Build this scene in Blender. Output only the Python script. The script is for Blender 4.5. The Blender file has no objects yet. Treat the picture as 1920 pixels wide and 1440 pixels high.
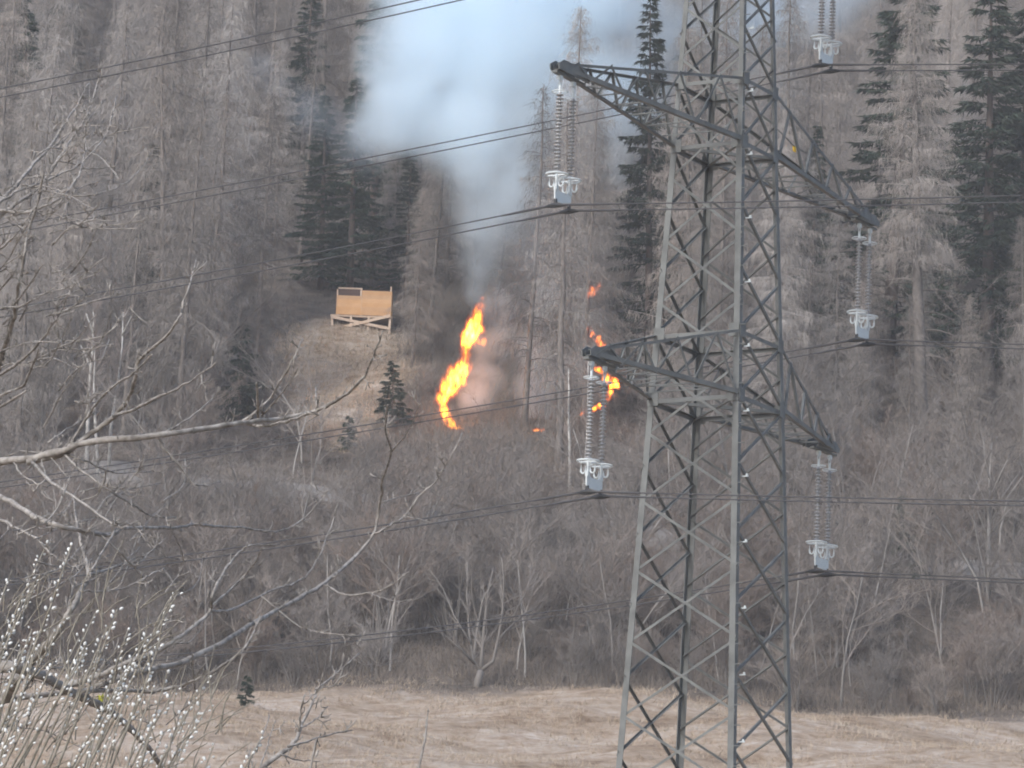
import bpy, math, random
import numpy as np
from mathutils import Vector, Matrix

R = np.random.default_rng(7)
random.seed(7)
sc = bpy.context.scene
COL = sc.collection

# ------------------------------------------------------------------ camera
FPX, PITCH, ROLL = 8907.3, 0.1924, 0.0408          # focal length in photo pixels (1920 wide)
CAM = np.zeros(3)
AR = np.array([1.0, 0, 0])
AU = np.array([0, -math.sin(PITCH), math.cos(PITCH)])
AF = np.array([0, math.cos(PITCH), math.sin(PITCH)])
CR, SR = math.cos(ROLL), math.sin(ROLL)
cam_d = bpy.data.cameras.new('camera')
cam_d.sensor_width = 36.0
cam_d.lens = 36.0 * FPX / 1920
cam_d.clip_end = 3000
cam_d.clip_start = 0.5
cam = bpy.data.objects.new('camera', cam_d)
rr = AR * CR + AU * SR
uu = -AR * SR + AU * CR
cam.matrix_world = Matrix(((rr[0], uu[0], -AF[0], 0), (rr[1], uu[1], -AF[1], 0), (rr[2], uu[2], -AF[2], 0), (0, 0, 0, 1)))
COL.objects.link(cam)
sc.camera = cam

# ------------------------------------------------------------------ sky, sun, exposure
SUN_EL, SUN_AZ = 38.0, 215.0       # azimuth clockwise from +Y: behind the camera, to the left
world = bpy.data.worlds.new('World')
sc.world = world
world.use_nodes = True
wn = world.node_tree
bg = wn.nodes['Background']
sky = wn.nodes.new('ShaderNodeTexSky')
sky.sky_type = 'NISHITA'
sky.sun_disc = False
sky.sun_elevation = math.radians(SUN_EL)
sky.sun_rotation = math.radians(SUN_AZ)
sky.air_density = 1.0
sky.dust_density = 1.6
sky.ozone_density = 1.0
wn.links.new(sky.outputs[0], bg.inputs[0])
bg.inputs[1].default_value = 0.095
sun_d = bpy.data.lights.new('sun', 'SUN')
sun_d.energy = 1.5
sun_d.angle = math.radians(14)
sun_d.color = (1.0, 0.97, 0.94)
sun = bpy.data.objects.new('sun', sun_d)
_e, _a = math.radians(SUN_EL), math.radians(SUN_AZ)
sdir = Vector((math.sin(_a) * math.cos(_e), math.cos(_a) * math.cos(_e), math.sin(_e)))
sun.rotation_euler = sdir.to_track_quat('Z', 'Y').to_euler()
COL.objects.link(sun)
sc.view_settings.view_transform = 'Standard'
sc.view_settings.look = 'None'
sc.view_settings.exposure = 1.15
sc.view_settings.gamma = 1
cy = sc.cycles
cy.max_bounces = 16
cy.diffuse_bounces = 2
cy.glossy_bounces = 2
cy.transparent_max_bounces = 8
cy.volume_bounces = 14
cy.volume_max_steps = 256
cy.use_adaptive_sampling = True
cy.adaptive_threshold = 0.04
cy.filter_width = 1.9
cy.use_denoising = True
cy.denoiser = 'OPENIMAGEDENOISE'
cy.denoising_input_passes = 'RGB_ALBEDO_NORMAL'
cy.denoising_prefilter = 'ACCURATE'
cy.sample_clamp_indirect = 2.5

# ------------------------------------------------------------------ pixels <-> space
def ray(px, py):
    X, Y = (px - 960) / FPX, (720 - py) / FPX
    return AR * (X * CR - Y * SR) + AU * (X * SR + Y * CR) + AF
def at_y(px, py, y):
    d = ray(px, py)
    return d * (y / d[1])
def to_px(P):
    P = np.asarray(P, float)
    d = P @ AF
    X, Y = FPX * (P @ AR) / d, FPX * (P @ AU) / d
    return 960 + X * CR + Y * SR, 720 - (-X * SR + Y * CR)

PY = np.array([-80, 0, 40, 104, 140, 170, 205, 240, 300, 420, 560, 640])
PZ = np.array([-2.2, -1.75, -1.0, 4.0, 11.2, 19.0, 26.7, 42.2, 68.4, 121.0, 184.0, 215.0])
def bump(x, y):
    return (np.sin(x * .21 + y * .13) + np.sin(x * .47 - y * .33 + 1.3) * .5 + np.sin(x * .9 + y * .7 + 4) * .22) * .35
def ground(x, y):
    x, y = np.asarray(x, float), np.asarray(y, float)
    k = np.clip((y - 60) / 120, 0, 1)
    return np.interp(y, PY, PZ) + bump(x, y) * k
def hit(px, py, y0=120, y1=620):
    d = ray(px, py)
    ys = np.arange(y0, y1, .25)
    P = d[None] * (ys / d[1])[:, None]
    below = np.nonzero(P[:, 2] <= ground(P[:, 0], P[:, 1]))[0]
    return P[below[0]] if len(below) else P[-1]

# ------------------------------------------------------------------ materials
def mat(name, col, rough=.85, var=0.0, spec=.2, metal=0.0, noise=None, col2=None, bump_s=0.0, bump_scale=20):
    m = bpy.data.materials.new(name)
    m.use_nodes = True
    nt = m.node_tree
    b = nt.nodes['Principled BSDF']
    b.inputs['Roughness'].default_value = rough
    b.inputs['Metallic'].default_value = metal
    b.inputs['Specular IOR Level'].default_value = spec
    b.inputs['Base Color'].default_value = (*col, 1)
    out = None
    if noise:
        tc = nt.nodes.new('ShaderNodeTexCoord')
        n = nt.nodes.new('ShaderNodeTexNoise')
        n.inputs['Scale'].default_value = noise
        n.inputs['Detail'].default_value = 5
        nt.links.new(tc.outputs['Object'], n.inputs['Vector'])
        r = nt.nodes.new('ShaderNodeValToRGB')
        r.color_ramp.elements[0].position = .3
        r.color_ramp.elements[1].position = .7
        r.color_ramp.elements[0].color = (*col, 1)
        r.color_ramp.elements[1].color = (*(col2 or [c * 1.5 for c in col]), 1)
        nt.links.new(n.outputs[0], r.inputs[0])
        out = r.outputs[0]
    if var:
        oi = nt.nodes.new('ShaderNodeObjectInfo')
        h = nt.nodes.new('ShaderNodeHueSaturation')
        mr = nt.nodes.new('ShaderNodeMapRange')
        mr.inputs[3].default_value = 1 - var
        mr.inputs[4].default_value = 1 + var
        nt.links.new(oi.outputs['Random'], mr.inputs[0])
        nt.links.new(mr.outputs[0], h.inputs['Value'])
        m2 = nt.nodes.new('ShaderNodeMath')
        m2.operation = 'MULTIPLY'
        m2.inputs[1].default_value = 7.31
        nt.links.new(oi.outputs['Random'], m2.inputs[0])
        m3 = nt.nodes.new('ShaderNodeMath')
        m3.operation = 'FRACT'
        nt.links.new(m2.outputs[0], m3.inputs[0])
        m4 = nt.nodes.new('ShaderNodeMapRange')
        m4.inputs[3].default_value = 1 - min(.3, var * .8)
        m4.inputs[4].default_value = 1 + min(.2, var * .6)
        nt.links.new(m3.outputs[0], m4.inputs[0])
        nt.links.new(m4.outputs[0], h.inputs['Saturation'])
        if out:
            nt.links.new(out, h.inputs['Color'])
        else:
            h.inputs['Color'].default_value = (*col, 1)
        out = h.outputs[0]
    if out:
        nt.links.new(out, b.inputs['Base Color'])
    if bump_s:
        tc = nt.nodes.new('ShaderNodeTexCoord')
        n = nt.nodes.new('ShaderNodeTexNoise')
        n.inputs['Scale'].default_value = bump_scale
        n.inputs['Detail'].default_value = 4
        nt.links.new(tc.outputs['Object'], n.inputs['Vector'])
        bp = nt.nodes.new('ShaderNodeBump')
        bp.inputs['Strength'].default_value = bump_s
        nt.links.new(n.outputs[0], bp.inputs['Height'])
        nt.links.new(bp.outputs[0], b.inputs['Normal'])
    return m

M = dict(
    larch_twig=mat('larch_twig', (.25, .226, .207), .9, var=.48),
    larch_bark=mat('larch_bark', (.12, .105, .095), .95, var=.2, noise=3, col2=(.21, .185, .168), bump_s=.5, bump_scale=8),
    needle=mat('spruce_needle', (.035, .05, .036), .8, var=.3),
    spruce_bark=mat('spruce_bark', (.11, .09, .08), .95),
    shrub_twig=mat('shrub_twig', (.217, .194, .178), .9, var=.3),
    red_twig=mat('reddish_twig', (.225, .183, .158), .9, var=.25),
    sapling_bark=mat('sapling_bark', (.27, .255, .24), .9, var=.35),
    birch_bark=mat('birch_bark', (.62, .60, .57), .7, noise=2.2, col2=(.2, .19, .18)),
    birch_twig=mat('birch_twig', (.26, .22, .2), .9),
    fruit_bark=mat('fruit_tree_bark', (.15, .137, .125), .8, noise=45, col2=(.40, .375, .35), bump_s=.6, bump_scale=120),
    willow_bark=mat('willow_bark', (.16, .14, .11), .85, noise=50, col2=(.30, .28, .24)),
    catkin=mat('catkin_fur', (.64, .65, .64), .95),
    lichen=mat('yellow_lichen', (.38, .36, .06), .95, noise=80, col2=(.2, .22, .05)),
    steel=mat('painted_steel', (.095, .10, .098), .6, spec=.35, noise=2.2, col2=(.165, .173, .169)),
    zinc=mat('galvanised_fitting', (.53, .57, .58), .4, spec=.5, noise=6, col2=(.55, .6, .62)),
    darkmetal=mat('dark_clamp', (.05, .052, .055), .5, metal=.3),
    porcelain=mat('grey_porcelain', (.33, .335, .34), .25, spec=.6),
    wire=mat('aluminium_wire', (.075, .075, .08), .6, metal=.2),
    yellow=mat('yellow_plate', (.80, .50, .03), .5),
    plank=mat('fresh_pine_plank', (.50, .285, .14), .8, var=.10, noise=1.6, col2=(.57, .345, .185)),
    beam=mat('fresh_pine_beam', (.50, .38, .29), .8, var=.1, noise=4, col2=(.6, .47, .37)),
    shade_wood=mat('painted_shade_board', (.10, .065, .055), .9, var=.1),  # pine boards coloured dark to stand in for the shaded interior
    dry_grass=mat('dry_grass', (.43, .365, .295), .95, noise=.35, col2=(.35, .275, .20)),
    litter_twig=mat('undergrowth_twig', (.12, .105, .094), .95, noise=.25, col2=(.21, .178, .15)),
    stone=mat('pale_stone', (.30, .285, .27), .9, noise=2, col2=(.5, .48, .46), var=.2),
    road=mat('gravel', (.15, .142, .135), .95, noise=3, col2=(.215, .205, .197)),
)

# ------------------------------------------------------------------ mesh collecting
class MB:
    def __init__(s):
        s.v, s.f, s.n = [], [], 0
    def add(s, v, f):
        v = np.asarray(v, float).reshape(-1, 3)
        s.v.append(v)
        s.f.append(np.asarray(f, int) + s.n)
        s.n += len(v)
    def tris(s, T):
        T = np.asarray(T, float).reshape(-1, 3, 3)
        n = len(T)
        s.add(T.reshape(-1, 3), np.arange(n * 3).reshape(n, 3))
    def tube(s, P, rad, sides=4, cap=True):
        P = np.asarray(P, float)
        rad = np.broadcast_to(np.asarray(rad, float), (len(P),))
        T = np.gradient(P, axis=0)
        T /= np.linalg.norm(T, axis=1)[:, None] + 1e-9
        ref = np.array([0, 0, 1.0]) if abs(T[:, 2]).mean() < .8 else np.array([1.0, .1, 0])
        U = np.cross(T, ref)
        U /= np.linalg.norm(U, axis=1)[:, None] + 1e-9
        W = np.cross(T, U)
        a = np.arange(sides) * 2 * math.pi / sides
        ring = P[:, None] + rad[:, None, None] * (np.cos(a)[None, :, None] * U[:, None] + np.sin(a)[None, :, None] * W[:, None])
        n = len(P)
        i = np.arange(n - 1)[:, None] * sides
        j = np.arange(sides)[None]
        k = (np.arange(sides)[None] + 1) % sides
        q = np.stack([i + j, i + k, i + k + sides, i + j + sides], -1).reshape(-1, 4)
        f = np.concatenate([q[:, [0, 1, 2]], q[:, [0, 2, 3]]])
        if cap:
            f = np.concatenate([f, [[0, c + 1, c] for c in range(1, sides - 1)], [[(n - 1) * sides, (n - 1) * sides + c, (n - 1) * sides + c + 1] for c in range(1, sides - 1)]])
        s.add(ring.reshape(-1, 3), f)
    def box(s, c, size, axes=None):
        h = np.array(size) / 2
        v = np.array([[x, y, z] for x in (-1, 1) for y in (-1, 1) for z in (-1, 1)]) * h
        if axes is not None:
            v = v @ np.array(axes)
        f = [[0, 1, 3], [0, 3, 2], [4, 6, 7], [4, 7, 5], [0, 4, 5], [0, 5, 1], [2, 3, 7], [2, 7, 6], [0, 2, 6], [0, 6, 4], [1, 5, 7], [1, 7, 3]]
        s.add(v + np.array(c), f)
    def bar(s, p, q, w, h, up=(0, 0, 1)):
        p, q = np.array(p, float), np.array(q, float)
        d = q - p
        L = np.linalg.norm(d)
        d /= L
        u = np.cross(d, np.array(up, float))
        u /= np.linalg.norm(u)
        s.box((p + q) / 2, (L, w, h), (d, u, np.cross(u, d)))
    def angle(s, p, q, size, n1, n2, t=.014):
        """L-section: flanges along n1 and n2 from the line p-q"""
        p, q = np.array(p, float), np.array(q, float)
        d = q - p
        d /= np.linalg.norm(d)
        n1 = n1 - d * (n1 @ d); n1 /= np.linalg.norm(n1)
        n2 = n2 - d * (n2 @ d); n2 = n2 - n1 * (n2 @ n1); n2 /= np.linalg.norm(n2)
        prof = [(0, 0), (size, 0), (size, t), (t, t), (t, size), (0, size)]
        v = [p + n1 * a + n2 * b for a, b in prof] + [q + n1 * a + n2 * b for a, b in prof]
        f = []
        for i in range(6):
            j = (i + 1) % 6
            f += [[i, j, j + 6], [i, j + 6, i + 6]]
        for o in (0, 6):
            f += [[o, o + 1, o + 2], [o, o + 2, o + 3], [o, o + 3, o + 4], [o, o + 4, o + 5]]
        s.add(v, f)
    def torus(s, c, R_, r, nu=24, nv=6, ax=(0, 0, 1)):
        ax = np.array(ax, float)
        u = np.cross(ax, [.3, .9, .2]); u /= np.linalg.norm(u)
        w = np.cross(ax, u)
        a = np.linspace(0, 2 * math.pi, nu + 1)
        s.tube(np.array(c) + R_ * (np.cos(a)[:, None] * u + np.sin(a)[:, None] * w), r, nv, cap=False)
    def lathe(s, prof, c=(0, 0, 0), n=12):
        prof = np.array(prof, float)
        a = np.arange(n) * 2 * math.pi / n
        v = np.stack([prof[:, 0:1] * np.cos(a), prof[:, 0:1] * np.sin(a), np.repeat(prof[:, 1:2], n, 1)], -1)
        f = []
        for i in range(len(prof) - 1):
            for j in range(n):
                k = (j + 1) % n
                f += [[i * n + j, i * n + k, i * n + n + k], [i * n + j, i * n + n + k, i * n + n + j]]
        s.add(v.reshape(-1, 3) + np.array(c), f)
    def mesh(s, name, m, smooth=False):
        v = np.concatenate(s.v) if s.v else np.zeros((0, 3))
        f = np.concatenate(s.f) if s.f else np.zeros((0, 3), int)
        me = bpy.data.meshes.new(name)
        me.vertices.add(len(v))
        me.vertices.foreach_set('co', v.astype(np.float32).ravel())
        me.loops.add(f.size)
        me.loops.foreach_set('vertex_index', f.astype(np.int32).ravel())
        me.polygons.add(len(f))
        me.polygons.foreach_set('loop_start', np.arange(0, f.size, 3, dtype=np.int32))
        me.polygons.foreach_set('loop_total', np.full(len(f), 3, np.int32))
        me.update(calc_edges=True)
        me.polygons.foreach_set('use_smooth', np.full(len(f), bool(smooth)))
        me.update()
        if m:
            me.materials.append(m)
        return me
    def build(s, name, m, parent=None, smooth=False):
        return put(name, s.mesh(name, m, smooth), parent)

def put(name, me, parent=None, loc=None):
    o = bpy.data.objects.new(name, me)
    COL.objects.link(o)
    if parent:
        o.parent = parent
    if loc is not None:
        o.location = loc
    return o
def thing(name, label, cat, loc=(0, 0, 0), group=None):
    o = bpy.data.objects.new(name, None)
    o.empty_display_size = .3
    COL.objects.link(o)
    o.location = tuple(float(c) for c in loc)
    return tag(o, label, cat, group)
def tag(o, label=None, cat=None, group=None, kind=None):
    if label: o['label'] = label
    if cat: o['category'] = cat
    if group: o['group'] = group
    if kind: o['kind'] = kind
    return o

# ------------------------------------------------------------------ ground
HUT = hit(676, 616)
CLEAR_P = [hit(600, 640), hit(680, 640), hit(660, 720), hit(590, 720), hit(640, 790), hit(700, 700)]
def clearing(x, y):
    d = np.min([np.hypot((x - c[0]) * 1.0, (y - c[1]) * .55) for c in CLEAR_P], axis=0)
    return np.clip(1.6 - d / 2.1, 0, 1)
xs = np.concatenate([np.arange(-330, -70, 10), np.arange(-70, 70, .8), np.arange(70, 331, 10)])
ys = np.concatenate([np.arange(-80, 150, 4), np.arange(150, 330, .7), np.arange(330, 641, 5)])
X, Y = np.meshgrid(xs, ys)
fine = R.normal(0, .045, X.shape) * ((np.abs(X) < 70) & (Y > 150) & (Y < 330))
Z = ground(X, Y) + fine
nx = len(xs)
gi = np.arange(len(ys) - 1)[:, None] * nx + np.arange(nx - 1)[None]
gf = np.concatenate([np.stack([gi, gi + 1, gi + nx + 1], -1).reshape(-1, 3), np.stack([gi, gi + nx + 1, gi + nx], -1).reshape(-1, 3)])
g = MB()
g.add(np.stack([X, Y, Z], -1), gf)
gm = bpy.data.materials.new('meadow_and_litter')
gm.use_nodes = True
nt = gm.node_tree
b = nt.nodes['Principled BSDF']
b.inputs['Roughness'].default_value = 1
b.inputs['Specular IOR Level'].default_value = .1
def nz(scale, detail=6, rough=.65, loc=None):
    n = nt.nodes.new('ShaderNodeTexNoise')
    n.inputs['Scale'].default_value = scale
    n.inputs['Detail'].default_value = detail
    n.inputs['Roughness'].default_value = rough
    geo_ = nt.nodes.new('ShaderNodeNewGeometry')
    nt.links.new(geo_.outputs['Position'], n.inputs['Vector'])
    return n.outputs[0]
def ramp(src, *stops):
    r = nt.nodes.new('ShaderNodeValToRGB')
    while len(r.color_ramp.elements) < len(stops):
        r.color_ramp.elements.new(.5)
    for e, (p, c) in zip(r.color_ramp.elements, stops):
        e.position = p
        e.color = (*c, 1)
    nt.links.new(src, r.inputs[0])
    return r.outputs[0]
meadow = ramp(nz(.22, 9, .72), (.32, (.20, .15, .108)), (.42, (.31, .247, .188)), (.54, (.40, .34, .283)), (.7, (.52, .465, .42)))
tus = ramp(nz(1.3, 7, .75), (.36, (.55, .45, .36)), (.5, (.85, .80, .75)), (.62, (1, 1, 1)))
mm = nt.nodes.new('ShaderNodeMix'); mm.data_type = 'RGBA'; mm.blend_type = 'MULTIPLY'; mm.inputs[0].default_value = .85
nt.links.new(meadow, mm.inputs[6]); nt.links.new(tus, mm.inputs[7])
meadow = mm.outputs[2]
litter = ramp(nz(.5, 9, .75), (.3, (.045, .039, .034)), (.5, (.09, .077, .066)), (.7, (.16, .135, .115)))
att = nt.nodes.new('ShaderNodeAttribute')
att.attribute_name = 'grass'
addn = nt.nodes.new('ShaderNodeMath'); addn.operation = 'ADD'
nt.links.new(att.outputs['Fac'], addn.inputs[0])
sub = nt.nodes.new('ShaderNodeMath'); sub.operation = 'MULTIPLY_ADD'
sub.inputs[1].default_value = 1.4; sub.inputs[2].default_value = -.7
nt.links.new(nz(.8, 6), sub.inputs[0])
nt.links.new(sub.outputs[0], addn.inputs[1])
cl = nt.nodes.new('ShaderNodeClamp')
nt.links.new(addn.outputs[0], cl.inputs[0])
mx = nt.nodes.new('ShaderNodeMix'); mx.data_type = 'RGBA'
nt.links.new(cl.outputs[0], mx.inputs[0])
nt.links.new(litter, mx.inputs[6])
nt.links.new(meadow, mx.inputs[7])
nt.links.new(mx.outputs[2], b.inputs['Base Color'])
bp = nt.nodes.new('ShaderNodeBump')
bp.inputs['Strength'].default_value = 1.0
bp.inputs['Distance'].default_value = .1
nt.links.new(nz(1.7, 8, .7), bp.inputs['Height'])
nt.links.new(bp.outputs[0], b.inputs['Normal'])
go = g.build('hillside_ground', gm, smooth=True)
tag(go, kind='structure')
gr = np.clip((201.5 + 1.2 * np.sin(X * .5) - Y) / 4, 0, 1) + clearing(X, Y)
a_ = go.data.attributes.new('grass', 'FLOAT', 'POINT')
a_.data.foreach_set('value', np.clip(gr, 0, 1).astype(np.float32).ravel())

# forest road crossing the lower slope
rp = [hit(*p) for p in [(150, 885), (300, 900), (470, 916), (650, 936), (1030, 980), (1250, 1008), (1450, 1036), (1700, 1056), (1930, 1082), (2200, 1100)]]
rp = np.array(rp)
tt = np.linspace(rp[0, 0], rp[-1, 0], 90)
ry = np.interp(tt, rp[:, 0], rp[:, 1])
ry = np.convolve(np.pad(ry, 6, 'edge'), np.ones(13) / 13, 'valid')
rb = MB()
NW = 6
V = []
for x, y in zip(tt, ry):
    zc = ground(x, y)
    for k in range(NW):
        o = (k / (NW - 1) - .5) * 3.2
        V.append((x, y + o, max(zc + .15, ground(x, y + o) + .06) if k else ground(x, y + o) - .1))
i = np.arange(len(tt) - 1)[:, None] * NW + np.arange(NW - 1)[None]
rb.add(V, np.concatenate([np.stack([i, i + NW, i + NW + 1], -1).reshape(-1, 3), np.stack([i, i + NW + 1, i + 1], -1).reshape(-1, 3)]))
tag(rb.build('forest_road', M['road'], smooth=True), kind='structure')
def road_y(x):
    return np.interp(x, tt, ry)

# ------------------------------------------------------------------ pylon
TC = np.array([4.6014, 104.5666, 0])
TA = .5262
A = np.array([math.sin(TA), math.cos(TA), 0])      # along the crossarms, left (near) tip to right (far) tip
Ln = np.array([math.cos(TA), -math.sin(TA), 0])    # along the line, towards the right
ZB = float(ground(TC[0], TC[1]))
WZ = np.array([ZB - .3, 11.71, 20.06, 21.54, 25.91, 27.39, 32.2, 36.5])
WW = np.array([3.75, 2.90, 2.258, 2.136, 1.787, 1.705, 1.32, .35])
def width(z): return float(np.interp(z, WZ, WW))
SG = {'L': (-1, -1), 'F': (-1, 1), 'B': (1, -1), 'R': (1, 1)}
def leg(n, z):
    w = width(z) / 2
    return TC + A * SG[n][0] * w + Ln * SG[n][1] * w + np.array([0, 0, z])
T0 = TC + np.array([0, 0, ZB])
tower = thing('electricity_pylon', 'grey-green steel lattice pylon with three crossarms standing in the meadow', 'pylon', T0)
def tpart(name, mb, m='steel', parent=None):
    return mb.build(name, M[m], parent or tower)
def tang(name, p, q, size, n1, n2, parent=None, t=.012):
    mb = MB()
    mb.angle(np.array(p) - T0, np.array(q) - T0, size, np.array(n1, float), np.array(n2, float), t)
    return tpart(name, mb, 'steel', parent)
zknots = [ZB - .3, 11.71, 20.06, 25.91, 32.2, 36.5]
LEG = {}
for n in 'LFBR':
    for a0, a1 in zip(zknots[:-1], zknots[1:]):
        lg = tang('leg', leg(n, a0), leg(n, a1),   .145 if a1 < 26 else .115, -A * SG[n][0], -Ln * SG[n][1], t=.018)
    LEG[n] = lg
# foundations
for n in 'LFBR':
    mb = MB(); p = leg(n, ZB) - T0
    mb.lathe([(.0, .35), (.3, .35), (.36, .25), (.36, -.8)], p, 14)
    tpart('foundation', mb, 'stone')
zF = [32.2, 30.9, 29.75, 28.6, 27.39, 25.91, 24.45, 23.0, 21.54, 20.06, 18.53, 16.98, 15.40, 13.78, 12.1, 10.35, 8.5, 6.5, ZB + .2]
zL = [32.2] + [(a + b) / 2 for a, b in zip(zF[:-1], zF[1:])] + [ZB + .2]
def braces(n1, n2, zs, out):
    for a, b in zip(zs[:-1], zs[1:]):
        for u, v, off in ((n1, n2, 0.0), (n2, n1, .03)):
            p, q = leg(u, a) + out * (.004 + off * -1), leg(v, b) + out * (.004 - off)
            d = q - p
            tang('brace', p, q, .056 if a < 26 else .05, np.cross(out, d), -out, t=.009)
braces('F', 'R', zF, Ln)
braces('L', 'B', zF, -Ln)
braces('L', 'F', zL, -A)
braces('B', 'R', zL, A)
zpk = [32.2, 33.6, 34.9, 36.2]
for n1, n2, out in (('F', 'R', Ln), ('L', 'B', -Ln), ('L', 'F', -A), ('B', 'R', A)):
    for k, (a, b) in enumerate(zip(zpk[:-1], zpk[1:])):
        u, v = (n1, n2) if k % 2 else (n2, n1)
        tang('brace', leg(u, a), leg(v, b), .07, np.cross(out, leg(v, b) - leg(u, a)), -out, t=.009)
for z, s in ((27.39, .085), (25.91, .09), (21.54, .085), (20.06, .10), (32.2, .08), (33.4, .07)):
    for n1, n2, out in (('F', 'R', Ln), ('L', 'B', -Ln), ('L', 'F', -A), ('B', 'R', A)):
        tang('horizontal_strut', leg(n1, z) + out * .006, leg(n2, z) + out * .006, s, np.array([0, 0, -1.0]), -out)
    for n1, n2, dz in (('L', 'R', -.05), ('F', 'B', -.08)):
        if z in (25.91, 20.06):
            tang('diaphragm_brace', leg(n1, z + dz), leg(n2, z + dz), .07, np.array([0, 0, 1.0]), np.cross([0, 0, 1.0], leg(n2, z) - leg(n1, z)), t=.009)

gp = {}
for ax_, o_ in (('n', Ln), ('s', -A)):
    mb = MB(); mb.box((0, 0, 0), (.26, .008, .30), (np.cross(o_, [0, 0, 1.0]), o_, (0, 0, 1)))
    gp[ax_] = mb.mesh('gusset_plate', M['steel'])
for n in 'LFBR':
    for z in (27.39, 25.91, 21.54, 20.06):
        w_ = Ln * SG[n][1]; v_ = A * SG[n][0]
        put('gusset_plate', gp['n'], tower, tuple(leg(n, z) - T0 + w_ * .022 - v_ * .13))
        put('gusset_plate', gp['s'], tower, tuple(leg(n, z) - T0 + v_ * .022 - w_ * .13))

# top crossarm reach from where its far insulator hangs in the picture
DROP, INB = 2.927, .4521
def solve_tip(px, py):
    s, z = 5.0, 31.0
    for _ in range(40):
        f0 = np.array(to_px(TC + A * s + np.array([0, 0, z]))) - (px, py)
        J = np.stack([(np.array(to_px(TC + A * (s + 1e-3) + np.array([0, 0, z]))) - (px, py) - f0) / 1e-3,
                      (np.array(to_px(TC + A * s + np.array([0, 0, z + 1e-3]))) - (px, py) - f0) / 1e-3], 1)
        ds = np.linalg.solve(J, -f0); s += ds[0]; z += ds[1]
    return s, z
st, zt = solve_tip(1548, 127)
print('top arm', st, zt)
ARMS = [(st + INB, zt + DROP, zt + DROP + 1.25), (7.8, 25.91, 27.39), (5.963, 20.06, 21.54)]
TIPS = {}
for ai, (al, zb, ztp) in enumerate(ARMS):
    for s in (-1, 1):
        legs = ('L', 'F') if s < 0 else ('B', 'R')
        tip = TC + A * s * al + np.array([0, 0, zb])
        TIPS[ai, s] = tip
        arm = bpy.data.objects.new('crossarm', None); COL.objects.link(arm); arm.parent = tower
        def apart(name, p, q, size, n1, n2, t=.012):
            mb = MB(); mb.angle(np.array(p) - T0, np.array(q) - T0, size, np.array(n1, float), np.array(n2, float), t)
            return tpart(name, mb, 'steel', arm)
        chords = []
        for l in legs:
            sl = SG[l][1]
            pb0, pb1 = leg(l, zb), tip + Ln * sl * .09
            pt0, pt1 = leg(l, ztp), tip + Ln * sl * .09 - A * s * .12 + np.array([0, 0, .16])
            apart('bottom_chord', pb0, pb1, .105, np.array([0, 0, 1.0]), -Ln * sl, .014)
            apart('top_chord', pt0, pt1, .062, np.array([0, 0, -1.0]), -Ln * sl)
            bt = lambda u, a=pb0, b=pb1: a + (b - a) * u
            tp = lambda u, a=pt0, b=pt1: a + (b - a) * u
            chords.append((bt, tp, sl))
            N = 5 if al > 7 else 4
            us = [0] + [(k / N) ** .85 for k in range(1, N)] + [1]
            for k in range(N - 1 + 1):
                ua, ub = us[k], us[k + 1]
                um = (ua + ub) / 2
                if um < .93:
                    apart('lacing', bt(ua + .01), tp(um), .052, A * s, -Ln * sl, .008)
                    apart('lacing', bt(min(ub, .97)), tp(um), .052, A * s, -Ln * sl, .008)
        (b1, t1, _), (b2, t2, _) = chords
        us = [.12, .26, .4, .53, .65, .76, .86]
        for k, u in enumerate(us):
            apart('cross_strut', b1(u) + (0, 0, .02), b2(u) + (0, 0, .02), .032, np.array([0, 0, 1.0]), A * s, .008)
            if k < len(us) - 1:
                u2 = us[k + 1]
                p, q = (b1(u), b2(u2)) if k % 2 else (b2(u), b1(u2))
                apart('cross_strut', p + (0, 0, .045), q + (0, 0, .045), .028, np.array([0, 0, 1.0]), np.cross([0, 0, 1.0], q - p), .008)
        # tip: gusset plates and hanger beam
        mb = MB()
        for sl in (-1, 1):
            c0 = tip + Ln * sl * .105 - T0
            v = [c0 + A * s * .10 + (0, 0, -.02), c0 - A * s * 1.15 + (0, 0, -.06) + Ln * sl * .05, c0 - A * s * 1.0 + (0, 0, .20) + Ln * sl * .05, c0 - A * s * .1 + (0, 0, .22), c0 + A * s * .12 + (0, 0, .1)]
            vv = [x - Ln * .012 for x in v] + [x + Ln * .012 for x in v]
            fc = [[0, 1, 2], [0, 2, 3], [0, 3, 4], [5, 7, 6], [5, 8, 7], [5, 9, 8]] + sum([[[i_, (i_ + 1) % 5, (i_ + 1) % 5 + 5], [i_, (i_ + 1) % 5 + 5, i_ + 5]] for i_ in range(5)], [])
            mb.add(vv, fc)
        mb.box(tip - T0 - A * s * .5 + np.array([0, 0, -.07]), (.12, 1.2, .05), (Ln, A, (0, 0, 1)))
        tpart('tip_bracket', mb, 'steel', arm)
# step bolts and white rail anchors on the near leg
mb0 = MB(); mb0.tube([(0, 0, 0), tuple(A * -.0 + Ln * .16)], .011, 5)
me0 = mb0.mesh('step_bolt', M['steel'])
for k, z in enumerate(np.arange(5, 31.5, .45)):
    put('step_bolt', me0, tower, tuple(leg('F', z) - T0 - A * .0))
mbw = MB(); mbw.box((0, 0, 0), (.15, .03, .025), (Ln, A, (0, 0, 1))); mbw.box(tuple(Ln * .04 + np.array([0, 0, .03])), (.04, .03, .05), (Ln, A, (0, 0, 1)))
mew = mbw.mesh('rail_anchor', M['zinc'])
for z in np.arange(6.4, 31.5, 1.48):
    put('rail_anchor', mew, tower, tuple(leg('F', z) - T0 + A * .28 + Ln * .05))
mb = MB(); mb.box((0, 0, 0), (.13, .02, .13), (A, Ln, (0, 0, 1)))
p = TC + A * 2.2 + Ln * .5
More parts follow.
